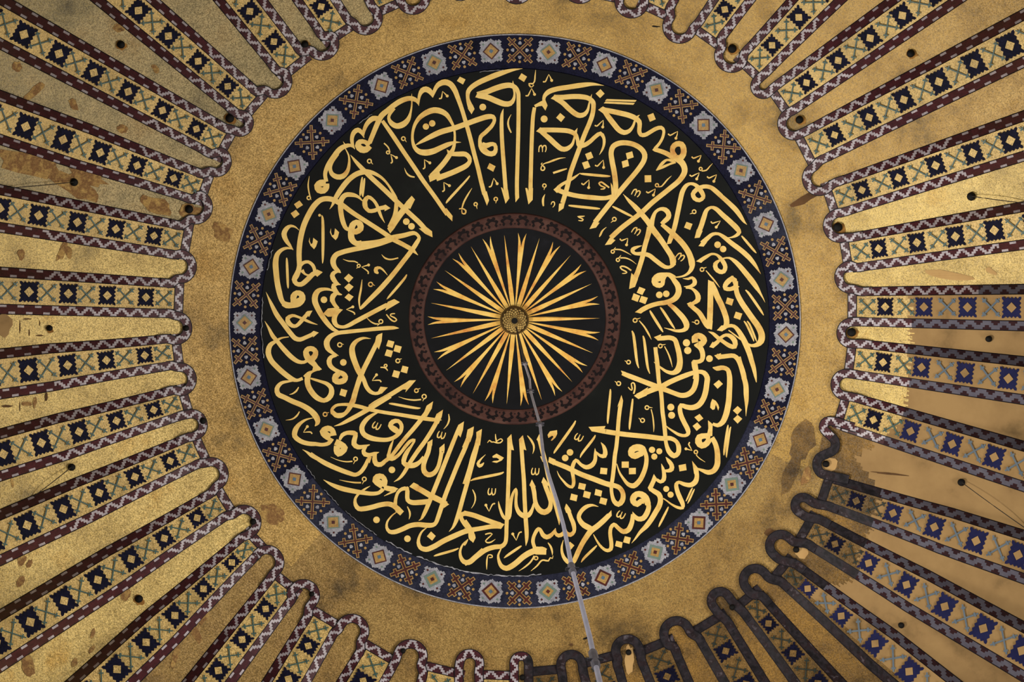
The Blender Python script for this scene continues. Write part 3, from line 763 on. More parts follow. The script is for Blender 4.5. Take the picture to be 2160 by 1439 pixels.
s 835 178 8 760 210 36 670 280 56 620 370 64 640 450 64 720 500 66 840 525 56 950 525 52 1040 490 50 1110 420 50 1120 340 50 1080 290 50 1010 300 60 980 350 60 1040 400 76 1080 430 60
M
m 805 352 205
M
m 1625 470 195
L
S 270 480 60 250 400 50 190 375 56 115 420 60 150 470 70 220 510 70
s 240 510 60 200 570 50 120 590 46 30 580 50 -40 575 50
S 280 545 60 360 580 60 415 630 56 380 680 60 320 715 56 295 670 60 300 600 60
s 340 530 30 370 470 50 430 440 50 500 440 60 540 450 56 530 510 60 520 580 66 570 620 60 650 610 40 720 590 10
s 670 610 40 640 670 50 660 710 60 720 720 50 780 700 40 838 685 6
s 790 700 40 780 770 60 800 830 64 860 840 60 910 800 50 950 770 50
L
s 700 770 40 660 860 50 600 940 50 540 970 50 460 950 56 300 890 60 150 820 60 50 760 50 -30 700 40
p 690 745 745 745 718 825 690 800
M
s 225 745 4 320 785 10 420 805 16 500 800 18
q 540 770 512 835 32
M
s 335 1035 4 430 1055 14 540 1070 20 610 1070 18
q 650 1025 625 1090 34
D
o 1000 908 42
D
o 805 1541 42
D
o 1197 1780 42
D
p 1442 1750 1495 1688 1555 1745 1510 1805
L
S 890 1130 60 920 1050 50 880 985 50 810 990 60 780 1040 60 840 1090 70 890 1120 66
s 900 1130 60 980 1150 66 1050 1155 50 1010 1185 30 950 1215 18 900 1240 4
p 1040 1130 1082 1145 1020 1195 990 1170
s 890 1150 50 840 1195 46 760 1210 50 650 1200 54 500 1175 60 350 1140 60 230 1090 40 132 1032 4
L
s 725 1112 4 660 1150 24 580 1210 30 535 1280 34 540 1350 50 580 1400 60 650 1400 62 750 1380 62 860 1350 62 960 1340 62 1020 1360 66 1080 1410 66 1110 1440 60
p 1040 1430 1105 1486 1152 1434 1090 1370
s 1040 1360 50 1050 1270 40 1080 1190 40 1130 1150 46 1190 1150 56 1195 1220 54 1200 1290 56 1250 1320 62 1350 1320 66 1460 1310 66
p 1190 1115 1215 1130 1220 1200 1180 1180
s 1270 1110 70 1380 1170 70 1500 1240 72 1600 1290 72 1690 1340 60
p 1220 1120 1275 1068 1340 1100 1320 1180
p 1660 1390 1725 1345 1650 1290 1620 1370
M
s 1718 202 10 1725 270 22 1700 340 18 1655 392 4
M
s 1195 1372 10 1225 1440 24 1228 1490 20 1215 1535 4
M
q 155 205 205 180 34
M
s 962 68 12 1000 72 26 1330 128 24 1362 125 8
L
s 1940 1460 60 1890 1470 56 1875 1510 50 1920 1590 56 1970 1650 56 2000 1680 60
s 2000 1670 66 1920 1690 64 1800 1740 66 1650 1810 66 1530 1880 66 1430 1915 64 1360 1890 56 1335 1830 46 1345 1760 32 1380 1690 24 1440 1640 10
L
s 1965 1785 8 1900 1850 22 1865 1930 30 1870 2010 44 1910 2070 58 1970 2080 66 2060 2010 66 2158 1920 60
M
s 1845 1900 12 1800 1920 26 1560 1990 24 1530 2000 8
T 550 620
L
s 66 -24 2 130 120 40 200 260 60 280 370 60 370 490 60 440 565 60 500 578 54 560 555 50 640 520 50 680 500 46
p 640 490 670 468 735 490 662 552 665 530 640 545
L
s 720 390 4 640 365 26 560 330 36 480 295 30 400 275 40 340 310 56 350 360 60 400 405 50 450 405 44 500 360 50 550 300 50 595 250 46
p 565 240 590 218 655 212 610 295 600 275
L
s 50 345 4 100 430 30 150 530 50 200 590 50 300 710 60 400 810 60 480 860 50 550 865 40 590 840 44
S 640 840 60 690 790 56 700 730 50 660 690 50 600 690 50 565 730 54 580 800 60 620 850 60 680 900 50 715 945 44
p 670 900 720 900 775 955 740 972 650 975
s 740 955 20 650 985 30 610 1010 56 560 1060 60
s 355 545 10 260 560 24 190 600 40 120 650 60 95 740 70 130 840 66 210 930 66 300 1010 66 400 1080 60 460 1095 40 530 1070 40
s 610 1010 60 590 1080 70 600 1160 70 650 1250 70 720 1320 66 800 1350 56 860 1320 66 895 1260 70 890 1190 60 840 1140 50 760 1110 36 680 1085 30 630 1070 20
s 430 1100 14 340 1110 30 260 1130 44 205 1200 60 220 1270 64 300 1310 62 400 1360 64 520 1410 66 620 1470 70 690 1540 76 720 1600 70 715 1640 50 685 1675 8
L
s 665 1570 6 580 1590 24 500 1640 44 440 1720 66 430 1800 64 480 1850 60 540 1880 58 640 1900 54 700 1900 50
s 527 1970 3 580 2000 24 640 2045 46 710 2080 54
L
s 1860 1140 50 1780 1190 54 1600 1300 58 1450 1385 60 1380 1435 60
p 1830 1130 1880 1095 1965 1093 1900 1170 1830 1248 1840 1210 1800 1210
s 1165 1370 66 1190 1270 66 1220 1170 62 1250 1080 66 1300 960 60 1360 840 60 1430 700 56 1480 600 56
p 1460 540 1485 515 1540 495 1530 600 1495 705 1475 670 1440 640
s 1395 568 4 1300 560 30 1210 600 50 1160 670 66 1160 760 76 1190 860 72 1240 980 70 1300 1080 56 1340 1180 54 1390 1240 50 1450 1262 40 1500 1250 44 1550 1210 46
p 1480 1240 1515 1175 1608 1185 1530 1265
L
S 990 1000 50 940 1040 60 935 1100 60 980 1120 56 1060 1100 56 1080 1050 50 1050 1010 50 1000 985 40
s 1750 435 3 1690 430 40 1500 440 50 1300 460 46 1100 480 50 960 500 50 880 540 60 835 610 74 850 690 66 900 740 44 950 770 30 985 782 6
s 960 780 30 890 800 50 865 850 64 880 910 60 930 955 50 1000 990 46
s 942 -22 4 870 -55 30 801 -60 40 730 -40 60 690 20 74 685 90 74 710 160 70 770 270 66 850 380 60 920 450 46 980 480 30
D
o 800 75 42
D
o 1045 868 42
D
p 1060 45 1110 -5 1175 35 1125 95
D
p 1018 1200 1097 1222 1070 1305 995 1280
D
p 1612 585 1692 605 1668 685 1587 660
D
p 1702 645 1785 668 1760 748 1680 725
D
p 1595 702 1675 722 1650 803 1567 780
D
p 1795 908 1870 928 1850 1008 1770 985
D
p 1685 965 1765 985 1740 1068 1660 1045
L
s 1030 10 6 960 -10 30 910 20 50 905 70 60 930 130 50 980 190 44
p 790 250 850 185 950 175 1040 200 1000 240 960 285 850 290
s 990 210 40 940 280 60 930 340 66 960 400 50 1040 420 40 1110 400 50 1200 350 56 1350 270 56 1500 190 56 1600 140 56
p 1560 170 1610 100 1690 65 1760 105 1660 165 1575 215 1590 175 1590 165
M
h 1082 198 1188 255 1165 165
M
h 1410 1100 1520 1110 1465 1025
M
h 540 1755 645 1765 590 1680
M
s 1340 300 4 1390 350 16 1450 380 18 1490 380 14
q 1520 350 1475 405 34
M
s 1700 250 12 1650 255 16 1640 275 14 1690 300 18 1720 330 18 1690 350 18 1640 320 20 1590 260 14
M
q 1000 645 1050 640 36
M
q 1735 848 1785 820 34
M
q 1970 1225 2020 1195 32
M
s 480 1180 12 450 1230 24 400 1265 16 362 1275 4
M
s 490 1490 12 460 1540 22 400 1585 18 315 1600 4
M
s 1745 1302 4 1830 1330 14 1940 1345 20 2030 1338 18
q 2068 1300 2050 1360 36
M
s 1515 930 14 1570 935 18 1600 960 14 1605 975 8
q 1580 910 1550 940 24
T 560 400
L
s 425 515 4 380 475 20 320 460 36 270 490 56 235 560 66 260 640 56 310 710 36 350 765 6
s 350 755 10 280 740 30 210 760 44 150 820 60 128 920 72 135 1050 72 150 1180 70 175 1300 70 205 1400 60 250 1470 50
S 215 1440 50 260 1468 60 330 1472 56 420 1440 80 475 1380 66 460 1320 56 400 1300 50 355 1340 60 345 1400 56 340 1450 40
L
s 430 960 62 425 800 66 440 640 68 480 470 70 540 330 70 620 200 70 700 130 66 780 115 66 860 130 66 950 180 62 1100 290 58 1300 420 56 1500 550 58 1600 620 60 1750 700 56 1860 765 50 1930 830 4
s 430 960 62 420 1020 66 390 1090 72 365 1140 66 390 1190 56 450 1200 60 530 1140 64 600 1070 60 640 1050 50
s 460 1020 50 500 1070 26 560 1085 26 620 1040 40 600 960 44 540 915 40 480 925 44 440 960 50
p 600 1080 650 1010 725 1045 655 1105 640 1090
L
s 812 248 4 850 190 30 880 120 54 960 -10 66 1060 -130 66 1160 -200 66 1260 -226 66 1350 -215 50 1470 -150 34 1560 -50 28 1620 50 36 1650 110 40 1655 200 50 1640 320 56 1600 420 60 1570 480 60
L
s 1075 -440 4 1130 -370 36 1230 -260 56 1340 -150 60 1460 -40 60 1660 150 60 1810 290 60 1950 420 60 2030 510 60
p 1940 492 1980 490 2020 460 2108 528 2115 605 2020 560
s 1850 130 70 1780 220 78 1700 320 78 1630 420 78 1580 500 72
p 1775 160 1850 78 1892 125 1830 250 1790 200
p 1540 490 1600 430 1640 480 1578 555
D
o 1782 405 42
D
o 1848 465 42
L
s 1235 150 10 1170 90 36 1090 65 56 1010 70 62 960 130 66 950 220 66 960 320 62 985 420 60 1020 490 50 1060 510 40
S 1080 520 60 1150 530 56 1210 490 60 1200 430 60 1150 405 50 1100 440 60 1080 500 60 1075 580 60 1090 640 60 1150 690 50 1220 690 60
s 1150 690 60 1300 680 64 1450 660 66 1600 610 64 1750 580 60 1880 550 50 1920 570 40 1945 610 44 1910 680 56 1850 770 58 1750 900 58 1600 1090 60 1450 1260 62 1340 1370 56 1280 1430 50 1220 1490 40 1195 1515 20
s 1195 1510 12 1185 1400 24 1210 1250 24 1222 1140 6
s 1600 630 60 1450 680 66 1300 720 62 1100 760 62 980 790 62 890 830 66 855 900 72 875 980 60 930 1035 40 955 1055 6
s 930 1035 20 870 1050 50 845 1090 60 870 1150 60 910 1190 40 955 1205 4
s 915 1195 30 865 1210 56 870 1260 66 910 1310 50 965 1335 4
s 900 1320 30 855 1360 56 845 1420 60
L
s 1300 280 20 1265 220 60 1260 140 60 1300 95 50 1350 120 40 1400 180 40 1430 250 40 1460 330 34 1510 422 4
s 1270 230 50 1310 270 50 1380 265 50 1450 235 50 1520 225 56
p 1490 200 1520 190 1582 235 1505 275 1510 250 1470 255
M
s 1225 -160 12 1220 -120 26 1200 50 26 1196 85 6
s 1255 -145 12 1250 -110 26 1230 70 26 1234 95 6
L
s 1130 -510 6 1100 -580 40 1095 -660 50 1125 -730 60 1170 -755 60 1210 -730 50 1250 -655 6
s 1240 -660 8 1245 -740 40 1290 -840 56 1360 -900 66 1420 -900 60
s 1130 -520 10 1080 -560 40 1010 -550 56 940 -510 66 860 -410 66 790 -300 62 755 -200 50 770 -100 50
S 770 -90 60 690 -90 66 640 -50 50 670 10 66 740 20 60 780 -30 56 780 -80 50
s 1010 -520 10 1050 -440 20 1060 -360 30 1040 -240 50 980 -170 66 910 -160 66 840 -200 56 820 -270 44 840 -340 40 920 -450 30
p 980 -612 1015 -575 1000 -555
S 1320 -560 50 1260 -610 40 1190 -610 50 1160 -560 60 1210 -500 66 1280 -500 60 1330 -550 50
M
q 1315 -360 1360 -320 34
M
s 555 -170 4 540 -60 18 550 30 18 565 90 14
q 548 105 580 130 30
D
p 360 185 430 138 475 195 400 243
D
p 318 300 385 255 432 312 362 362
D
p 993 1122 1052 1065 1112 1115 1055 1178
D
p 997 1238 1055 1185 1115 1230 1055 1295
M
p 560 605 548 655 570 710 615 755 640 720 662 655 605 610 595 680 575 690 560 650
M
p 828 490 815 540 840 595 888 640 915 605 932 540 880 490 868 570 845 580 830 540
M
s 712 325 10 722 360 28 725 880 26 722 935 8
o 685 325 18
M
s 268 862 10 270 890 24 285 1230 22 288 1252 6
M
s 980 880 4 1050 905 16 1130 910 16 1170 930 14
q 1180 965 1150 1000 26
h 1215 980 1300 1060 1305 955
M
s 1545 1085 4 1500 1030 20 1450 990 30 1400 1000 50 1400 1040 50 1430 1060 20
M
s 1470 822 4 1510 865 20 1580 885 20 1680 865 16
M
q 1330 1200 1385 1215 36
M
s 1788 1075 12 1770 1110 26 1560 1360 24 1535 1388 6
"""
# ------------------------------------------------------------------ the dome shell
bm = MB(); NR, NA = 46, 160; RMAX = 15.6
for i in range(NR+1):
    r = .02 + RMAX*i/NR; z = ZC + math.sqrt(RS*RS - r*r)
    for k in range(NA):
        a = 2*math.pi*k/NA; bm.v.append(Vector((r*math.cos(a), r*math.sin(a), z)))
for i in range(NR):
    for k in range(NA):
        k2 = (k+1) % NA; bm.f.append((i*NA+k, i*NA+k2, (i+1)*NA+k2, (i+1)*NA+k))
        bm.m.append(5 if 27 < 360*(k+.5)/NA + 1.2*math.sin(i*1.7) < 133 else 0)
CEIL = bm

def polar(cx, cy, r, a): return (cx + r*math.cos(a), cy + r*math.sin(a))
# ------------------------------------------------------------------ ribs and webs
# near end of the patterned panel (x, y), a far point on its axis, half width at the near end; clockwise from the rib at the picture's left edge
RIBS = [(368,630,0,613,22),(384,508,0,440,21.5),(423,396,0,248,18.5),(467,301,0,45,21),(526,221,266,0,21),(615,135,508,0,22.5),(711,64,668,0,22),(815,8,785,-60,20),
 (930,-24,915,-90,22),(1035,-36,1030,-100,22),(1150,-36,1156,-100,22),(1270,-20,1285,-90,22),
 (1383,12,1410,-45,19.5),(1494,69,1543,0,19),(1587,139,1720,0,20.5),(1652,209,1950,0,22),(1707,312,2160,81,24.5),(1761,420,2160,287,22),(1794,534,2160,476,22.3),(1807,647,2160,649,22),
 (1803,757,2160,803,23),(1785,868,2160,984,23),(1749,1038,2160,1175,19),(1709,1118,2160,1375,19),(1657,1204,1945,1439,14),(1583,1269,1722,1439,16),(1500,1322,1570,1439,25),(1384,1372,1412,1439,27),
 (1264,1401,1280,1460,27),(1150,1424,1155,1480,26),(1048,1434,1046,1490,27),(932,1423,918,1480,29),(797,1385,765,1439,28),(681,1311,605,1439,23),(597,1237,442,1439,21),(533,1146,218,1439,14),
 (467,1061,0,1352,19),(414,948,0,1134,20),(382,848,0,960,18),(365,742,0,789,18.5)]
TIPS = [(415,569),(447,450),(485,357),(530,277),(606,198),(700,122),(787,71),(882,30),(976,2),(1090,9.5),(1216,8),(1320,37),(1416,88),(1520,146),(1590,201),(1646,282),(1695,393),(1737,487),
 (1760,590),(1764,702),(1752,806),(1728,903),(1671,1052),(1621,1130),(1569,1199),(1502,1244),(1410,1304),(1312,1340),(1200,1371),(1099,1374),(995,1369),(877,1350),(760,1299),(662,1229),(590,1161),
 (545,1080),(479,985),(437,887),(415,795),(406,692)]
def ang_of(x, y): return math.degrees(math.atan2(y-CY, x-CX))
RB = [(-4.5,836),(0,832),(8,835),(13,842),(18,800),(21,764),(24.5,850),(32,866),(37,890),(40.8,840),(42,835)]
def restored(x, y):
    a = ang_of(x, y); r = math.hypot(x-CX, y-CY)
    if not -4.6 < a < 42.3: return False
    for (a0, r0), (a1, r1) in zip(RB, RB[1:]):
        if a <= a1: return r > r0 + (r1-r0)*(a-a0)/(a1-a0) + 5*math.sin(a*9) + 3*math.sin(a*23)
    return r > 835
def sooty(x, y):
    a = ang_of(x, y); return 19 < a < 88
NRIB = len(RIBS)
class Rib: pass
ribs = []
for (x, y, fx, fy, hw) in RIBS:
    R = Rib(); R.e = (x, y); l = math.hypot(fx-x, fy-y); R.d = ((fx-x)/l, (fy-y)/l); R.n = (-R.d[1], R.d[0]); R.hw = hw
    # length up to the foot of the visible dome
    s = 0
    while math.hypot(x+R.d[0]*s-CX, y+R.d[1]*s-CY) < 1400: s += 10
    R.len = s; ribs.append(R)
def hwf(R, s):
    full = 22 + .0155*s
    return R.hw + (full + 3 - R.hw)*min(1, s/260.0) if R.hw < 21 else R.hw + .0155*s*(1 if R.hw < 25 else .5)
def bw(s): return 19.5 + .0095*s
def rise(s): return .05 + .0007*max(s, 0)          # how far the rib stands out of the shell
def rp(R, s, t): return (R.e[0]+R.d[0]*s+R.n[0]*t, R.e[1]+R.d[1]*s+R.n[1]*t)
# stepped zigzag of the mosaic edging: light rows in each of eight columns
ZIG = [(0,), (0, 1), (1, 2), (2, 3), (3,), (2, 3), (1, 2), (0, 1)]
ZFAR = [(0,), (0,), (), (3,), (3,), (3,), (), (0,)]      # farther out only dashes along both edges
ZPAINT = [(0, 1, 2), (0, 1), (0, 1), (0, 1, 2), (1, 2, 3), (2, 3), (2, 3), (1, 2, 3)]
BM = [M['outline'], M['maroon'], M['lilac'], M['maroon_paint'], M['slate_paint'], M['dark_border']]
TR = [0, .095, .2975, .5, .7025, .905, 1]
def strip(mb, path, col0=0, flip=False, far=9999):
    """path: list of (left xy, left lift, right xy, right lift); builds the stepped edging cell by cell."""
    n = len(path); base = len(mb.v)
    for (a, la, b, lb) in path:
        for t in TR: mb.v.append(at(a[0]+(b[0]-a[0])*t, a[1]+(b[1]-a[1])*t, la+(lb-la)*t))
    for i in range(n-1):
        a, _, b, _ = path[i]; mx, my = (a[0]+b[0])/2, (a[1]+b[1])/2
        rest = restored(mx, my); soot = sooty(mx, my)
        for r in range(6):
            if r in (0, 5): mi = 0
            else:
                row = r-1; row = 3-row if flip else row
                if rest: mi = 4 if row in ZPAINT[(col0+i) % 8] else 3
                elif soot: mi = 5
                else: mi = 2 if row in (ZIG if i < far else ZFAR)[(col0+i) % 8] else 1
            q = base + i*7 + r
            mb.f.append((q, q+1, q+8, q+7)); mb.m.append(mi)
ORD = ['first', 'second', 'third', 'fourth', 'fifth', 'sixth', 'seventh', 'eighth', 'ninth', 'tenth']
def sector(x, y):
    a = ang_of(x, y) % 360
    return ['right', 'lower right', 'bottom', 'lower left', 'left', 'upper left', 'top', 'upper right'][int(((a + 22.5) % 360)//45)]
def ordinals(pts):
    """For points in clockwise order: (sector, place in the sector clockwise, size of the sector)."""
    secs = [sector(*p) for p in pts]; n = len(pts); st = 0
    for i in range(n):
        if secs[i] != secs[i-1]: st = i; break
    out = [None]*n; cnt = {}
    for k in range(n):
        i = (st+k) % n; cnt[secs[i]] = cnt.get(secs[i], 0)+1; out[i] = [secs[i], cnt[secs[i]]]
    return [(s, c, cnt[s]) for s, c in out]
def toothed(cx, cy, R, ha, hc, n=5, d=4.0):
    P = []
    def side(p, q, nx, ny):
        for k in range(n):
            t0 = k/n; t1 = (k+.5)/n
            P.append((p[0]+(q[0]-p[0])*t0 - nx*d*(k > 0), p[1]+(q[1]-p[1])*t0 - ny*d*(k > 0)))
            P.append((p[0]+(q[0]-p[0])*t1, p[1]+(q[1]-p[1])*t1))
    side((-ha, -hc), (ha, -hc), 0, -1); side((ha, -hc), (ha, hc), 1, 0)
    side((ha, hc), (-ha, hc), 0, 1); side((-ha, hc), (-ha, -hc), -1, 0)
    return [(cx+R.d[0]*a+R.n[0]*b, cy+R.d[1]*a+R.n[1]*b) for a, b in P]
RO = ordinals([R.e for R in ribs])
FM = [M['field'], M['plaster'], M['field_brown'], M['navy'], M['navy_paint'], M['teal'], M['grey_paint'], M['teal_dark'], M['outline']]
for i, R in enumerate(ribs):
    o = at(*R.e, .1); root = empty('dome_rib', o)
    look = 'gold rib'
    a = ang_of(*R.e)
    if -5 < a < 25: look = 'half gold half ochre rib'
    elif 25 <= a < 42: look = 'ochre painted rib'
    elif 42 <= a < 88: look = 'sooty dark edged rib'
    sec, k, n = RO[i]
    tag(root, f'{look} with blue blocks and crosses, {ORD[k-1]} clockwise among the {sec} ribs', 'rib', 'mosaic ribs radiating from the roundel')
    # panel
    mb = MB(); S = [0]
    while S[-1] < R.len: S.append(min(S[-1]+4, R.len))
    nt = 9
    for s in S:
        for t in range(nt): mb.v.append(at(*rp(R, s, hwf(R, s)*(2*t/(nt-1)-1)), rise(s)))
    for j in range(len(S)-1):
        for t in range(nt-1):
            p = rp(R, S[j]+2, hwf(R, S[j])*(2*(t+.5)/(nt-1)-1))
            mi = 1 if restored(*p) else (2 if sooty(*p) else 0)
            q = j*nt+t; mb.f.append((q, q+1, q+nt+1, q+nt)); mb.m.append(mi)
    s = 22.0; j = 0
    while s < R.len-30:
        x, y = rp(R, s, 0); rest = restored(x, y); h = hwf(R, s); lf = rise(s)+.02
        if j % 2 == 0:
            hc = h*.72; ha = min(17 + .006*s, 22); w = 2.7 if not rest else 3.8
            mi = 6 if rest else (7 if sooty(x, y) else 5)
            for sg in (1, -1):
                ends = [(-ha, -hc*sg), (ha, hc*sg)]
                L0 = math.hypot(ha, hc); ux, uy = ha/L0, hc*sg/L0
                q = [rp(R, s+e[0], e[1]) for e in ends]
                mb.ribbon([(q[0][0], q[0][1], w), (q[1][0], q[1][1], w)], lf + .004*(sg > 0), mi)
                for e in (-1, 1):
                    c = (s + ux*e*L0*.74, uy*e*L0*.74); b0 = 5.2 if not rest else 4.6
                    p0 = rp(R, c[0]-uy*b0, c[1]+ux*b0); p1 = rp(R, c[0]+uy*b0, c[1]-ux*b0)
                    mb.ribbon([(p0[0], p0[1], w*1.15), (p1[0], p1[1], w*1.15)], lf+.008, mi)
        else:
            ha = min(16.5 + .012*s, 22); hc = h*.83
            mb.poly(toothed(x, y, R, ha, hc), lf, 4 if rest else 3)
            g = 9.2 + .006*s
            mb.poly([rp(R, s-g*.95, 0), rp(R, s, -g), rp(R, s+g*.95, 0), rp(R, s, g)], lf+.012, 1 if rest else (2 if sooty(x, y) else 0))
        s += (38 if j % 2 == 0 else 43)*(1.12 if rest else 1) + .004*s; j += 1
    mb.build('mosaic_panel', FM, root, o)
    # two side edgings, sloping from the rib's face down to the shell
    for sg in (-1, 1):
        mb = MB(); path = []; s = -1.0
        while s < R.len:
            h = hwf(R, s); b = bw(s)
            path.append((rp(R, s, sg*(h+b)), .022, rp(R, s, sg*h), rise(s)))
            s += 4.1 + .0016*s
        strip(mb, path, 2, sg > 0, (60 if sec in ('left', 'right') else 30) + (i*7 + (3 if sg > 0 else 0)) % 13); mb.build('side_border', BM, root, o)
    # short edging across the rib's end
    mb = MB(); w = hwf(R, 0)+bw(0)*.9; n = max(8, int(2*w/4.1)); path = []
    for k in range(n+1):
        t = -w + 2*w*k/n; path.append((rp(R, -19.5, t), .03, rp(R, .5, t), .055))
    strip(mb, path, 3); mb.build('end_border', BM, root, o)
# webs between the ribs, each closed by a rounded edging
def blob(x, y, a, b, ang, seed):
    rnd = random.Random(seed); P = []
    for k in range(14):
        t = 2*math.pi*k/14; f = 1 + rnd.uniform(-.22, .22)
        p, q = a*f*math.cos(t), b*f*math.sin(t)
        P.append((x+p*math.cos(ang)-q*math.sin(ang), y+p*math.sin(ang)+q*math.cos(ang)))
    return P
for q, (x, y, a_, b_, g, m) in enumerate([(1692,930,26,40,.3,1),(1668,1000,14,46,.35,1),(1700,1005,9,20,.3,3),(470,492,22,20,.5,3),(463,478,16,8,.2,3),(573,1086,28,20,.4,3),(1700,418,40,9,-.5,2),(1383,56,9,1.6,.1,4),(1237,1346,7,2,-.4,4),(560,524,6,1.2,-.2,4),(1625,1125,14,10,.3,2)]):
    CEIL.poly(blob(x, y, a_, b_, g, 900+q), .006 + .0004*q, m)
tag(CEIL.build('ceiling', [M['gold'], M['gold_brown'], M['stain_dark'], M['stain'], M['iron'], M['gold_dull']], smooth=True), kind='structure')
STAINS = {}
for (g, x, y, a, b, ang, m) in [(0,145,437+95,13,7,1.4,0),(0,133,528,26,8,2.0,0),(0,45,537,11,8,1.5,0),(1,60,345,70,26,.28,0),(1,160,395,60,18,.5,0),(1,185,375,40,15,.3,0),(1,330,433,34,16,.45,0),(1,400,447,22,16,0,0),
   (2,70,195,34,8,-.7,0),(2,36,140,12,10,.3,0),(2,258,272,12,9,.4,0),(2,155,220,14,8,.9,0),(3,250,60,12,9,0,0),(3,328,145,10,6,1,0),
   (38,42,857,1,11,0,1),(38,15,857,12,2.5,0,1),(38,57,852,12,5,0,0),(38,74,848,4,12,.1,0),(38,98,838,3,9,.1,1),(37,26,1018,3,11,-.2,0),(39,42,690,1.4,14,0,1),(39,58,673,9,1.3,0,1),(39,62,702,1.2,8,0,1),(39,84,708,8,1.4,0,1),(39,84,682,1,6,0,1),
   (36,46,1180,10,14,.2,0),(36,62,1190,6,10,.4,0),(36,44,1226,7,14,.6,0),(35,265,1255,11,14,.4,0),(35,196,1337,5,12,.3,0),(35,194,1370,4,10,.6,0),(35,157,1398,6,11,.5,0),(35,60,1405,14,26,-.3,0),
   (34,415,1340,8,20,-.5,0),(34,370,1385,6,30,.3,0),(34,430,1300,9,22,.6,0),(17,1995,580,55,9,.15,2),(17,2090,572,14,5,.5,2),(21,1880,1000,40,2,.1,1),(28,1205,1360,4,3,0,1),(21,1749,979,21,15,0,2),(23,1692,1166,14,15,.7,2),(27,1328,1392,10,32,.0,2),(39,5,686,20,24,0,-1)]:
    STAINS.setdefault(g, []).append((x, y, a, b, ang, m))
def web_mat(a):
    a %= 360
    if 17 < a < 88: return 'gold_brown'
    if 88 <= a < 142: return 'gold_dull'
    if 195 < a < 245: return 'gold_olive'  # olive mosaic, whose colour also carries the dimmer light of the upper left
    if 130 < a < 195 or a > 336 or a < 42: return 'gold_pale'  # pale stops short of the upper right, dimming that corner by colour
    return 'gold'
WO = ordinals(TIPS); ARCH = []
for i in range(NRIB):
    A = ribs[i]; Bq = ribs[(i+1) % NRIB]; T = TIPS[i]
    l = math.hypot(CX-T[0], CY-T[1]); u = ((T[0]-CX)/l, (T[1]-CY)/l); v = (-u[1], u[0])    # outwards, clockwise
    o = at(T[0]+u[0]*30, T[1]+u[1]*30, .02); root = empty('dome_web', o)
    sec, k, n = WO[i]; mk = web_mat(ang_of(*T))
    look = {'gold_dull': 'dull gold web', 'gold': 'plain gold web', 'gold_pale': 'bright gold web', 'gold_olive': 'greyish gold web', 'gold_brown': 'dark brown gold web'}[mk]
    if -2 < ang_of(*T) < 41: look = 'half gold half plaster web'
    tag(root, f'{look} between ribs, {ORD[k-1]} clockwise among the {sec} webs', 'dome web', 'gold webs between the dome ribs')
    # outer edges of the neighbouring edgings
    def ea(s): return rp(A, s, hwf(A, s)+bw(s))
    def eb(s): return rp(Bq, s, -hwf(Bq, s)-bw(s))
    def ca(s): return rp(A, s, hwf(A, s)+bw(s)/2)
    def cb(s): return rp(Bq, s, -hwf(Bq, s)-bw(s)/2)
    w = 20.0
    pa, pb = ca(6), cb(6)
    rc = max(12.0, abs((pb[0]-pa[0])*v[0] + (pb[1]-pa[1])*v[1])/2); rc = min(rc, 27)
    cc = (T[0]+u[0]*(rc+w/2), T[1]+u[1]*(rc+w/2))
    if i == 21:                                              # the wide web whose border makes two lobes
        ctr = [(1815,905,w),(1785,897,w),(1762,890,w),(1742,890,w),(1737,903,w),(1750,918,w),(1761,930,w),(1760,948,w),(1745,957,w),(1728,966,w),(1723,981,w),(1730,997,w),(1750,1004,w),(1790,1012,w)]
    else:
        ctr = [(*ca(30), w), (*ca(8), w)]
        lo = (pa[0]-cc[0])*u[0] + (pa[1]-cc[1])*u[1]
        if lo > 20: ctr += [(cc[0]-v[0]*rc+u[0]*lo*.45, cc[1]-v[1]*rc+u[1]*lo*.45, w)]
        for q in range(9):
            t = math.pi*q/8; ctr.append((cc[0]-v[0]*rc*math.cos(t)-u[0]*rc*math.sin(t), cc[1]-v[1]*rc*math.cos(t)-u[1]*rc*math.sin(t), w))
        if lo > 20: ctr += [(cc[0]+v[0]*rc+u[0]*lo*.45, cc[1]+v[1]*rc+u[1]*lo*.45, w)]
        ctr += [(*cb(8), w), (*cb(30), w)]
    sp = spline(ctr, 3.0)
    # resample evenly
    D = [0]
    for p, q in zip(sp, sp[1:]): D.append(D[-1]+math.dist(p[:2], q[:2]))
    n = max(12, int(D[-1]/4.1)); rs = []; j = 0
    for q in range(n+1):
        s = D[-1]*q/n
        while j < len(D)-2 and D[j+1] < s: j += 1
        t = (s-D[j])/max(D[j+1]-D[j], 1e-6); rs.append((sp[j][0]+(sp[j+1][0]-sp[j][0])*t, sp[j][1]+(sp[j+1][1]-sp[j][1])*t))
    path = []
    for q in range(n+1):
        a, b = rs[max(q-1, 0)], rs[min(q+1, n)]; l2 = math.dist(a, b) or 1
        nx, ny = -(b[1]-a[1])/l2*w/2, (b[0]-a[0])/l2*w/2
        lf = .062 + .006*(i % 2)
        path.append(((rs[q][0]+nx, rs[q][1]+ny), lf, (rs[q][0]-nx, rs[q][1]-ny), lf))
    mb = MB(); strip(mb, path, 1); arch = (mb, root, o)
    # web surface: rows from the tip outwards
    rows = []
    half = len(rs)//2
    for q in range(half, -1, -3):
        rows.append((rs[q], rs[len(rs)-1-q]))
    s = 34
    lim = min(A.len, Bq.len)
    while s < lim:
        rows.append((ea(s-2), eb(s-2))); s += 5
    mb2 = MB(); nt = 15
    for (p, q) in rows:
        for t in range(nt): mb2.v.append(at(p[0]+(q[0]-p[0])*t/(nt-1), p[1]+(q[1]-p[1])*t/(nt-1), .02))
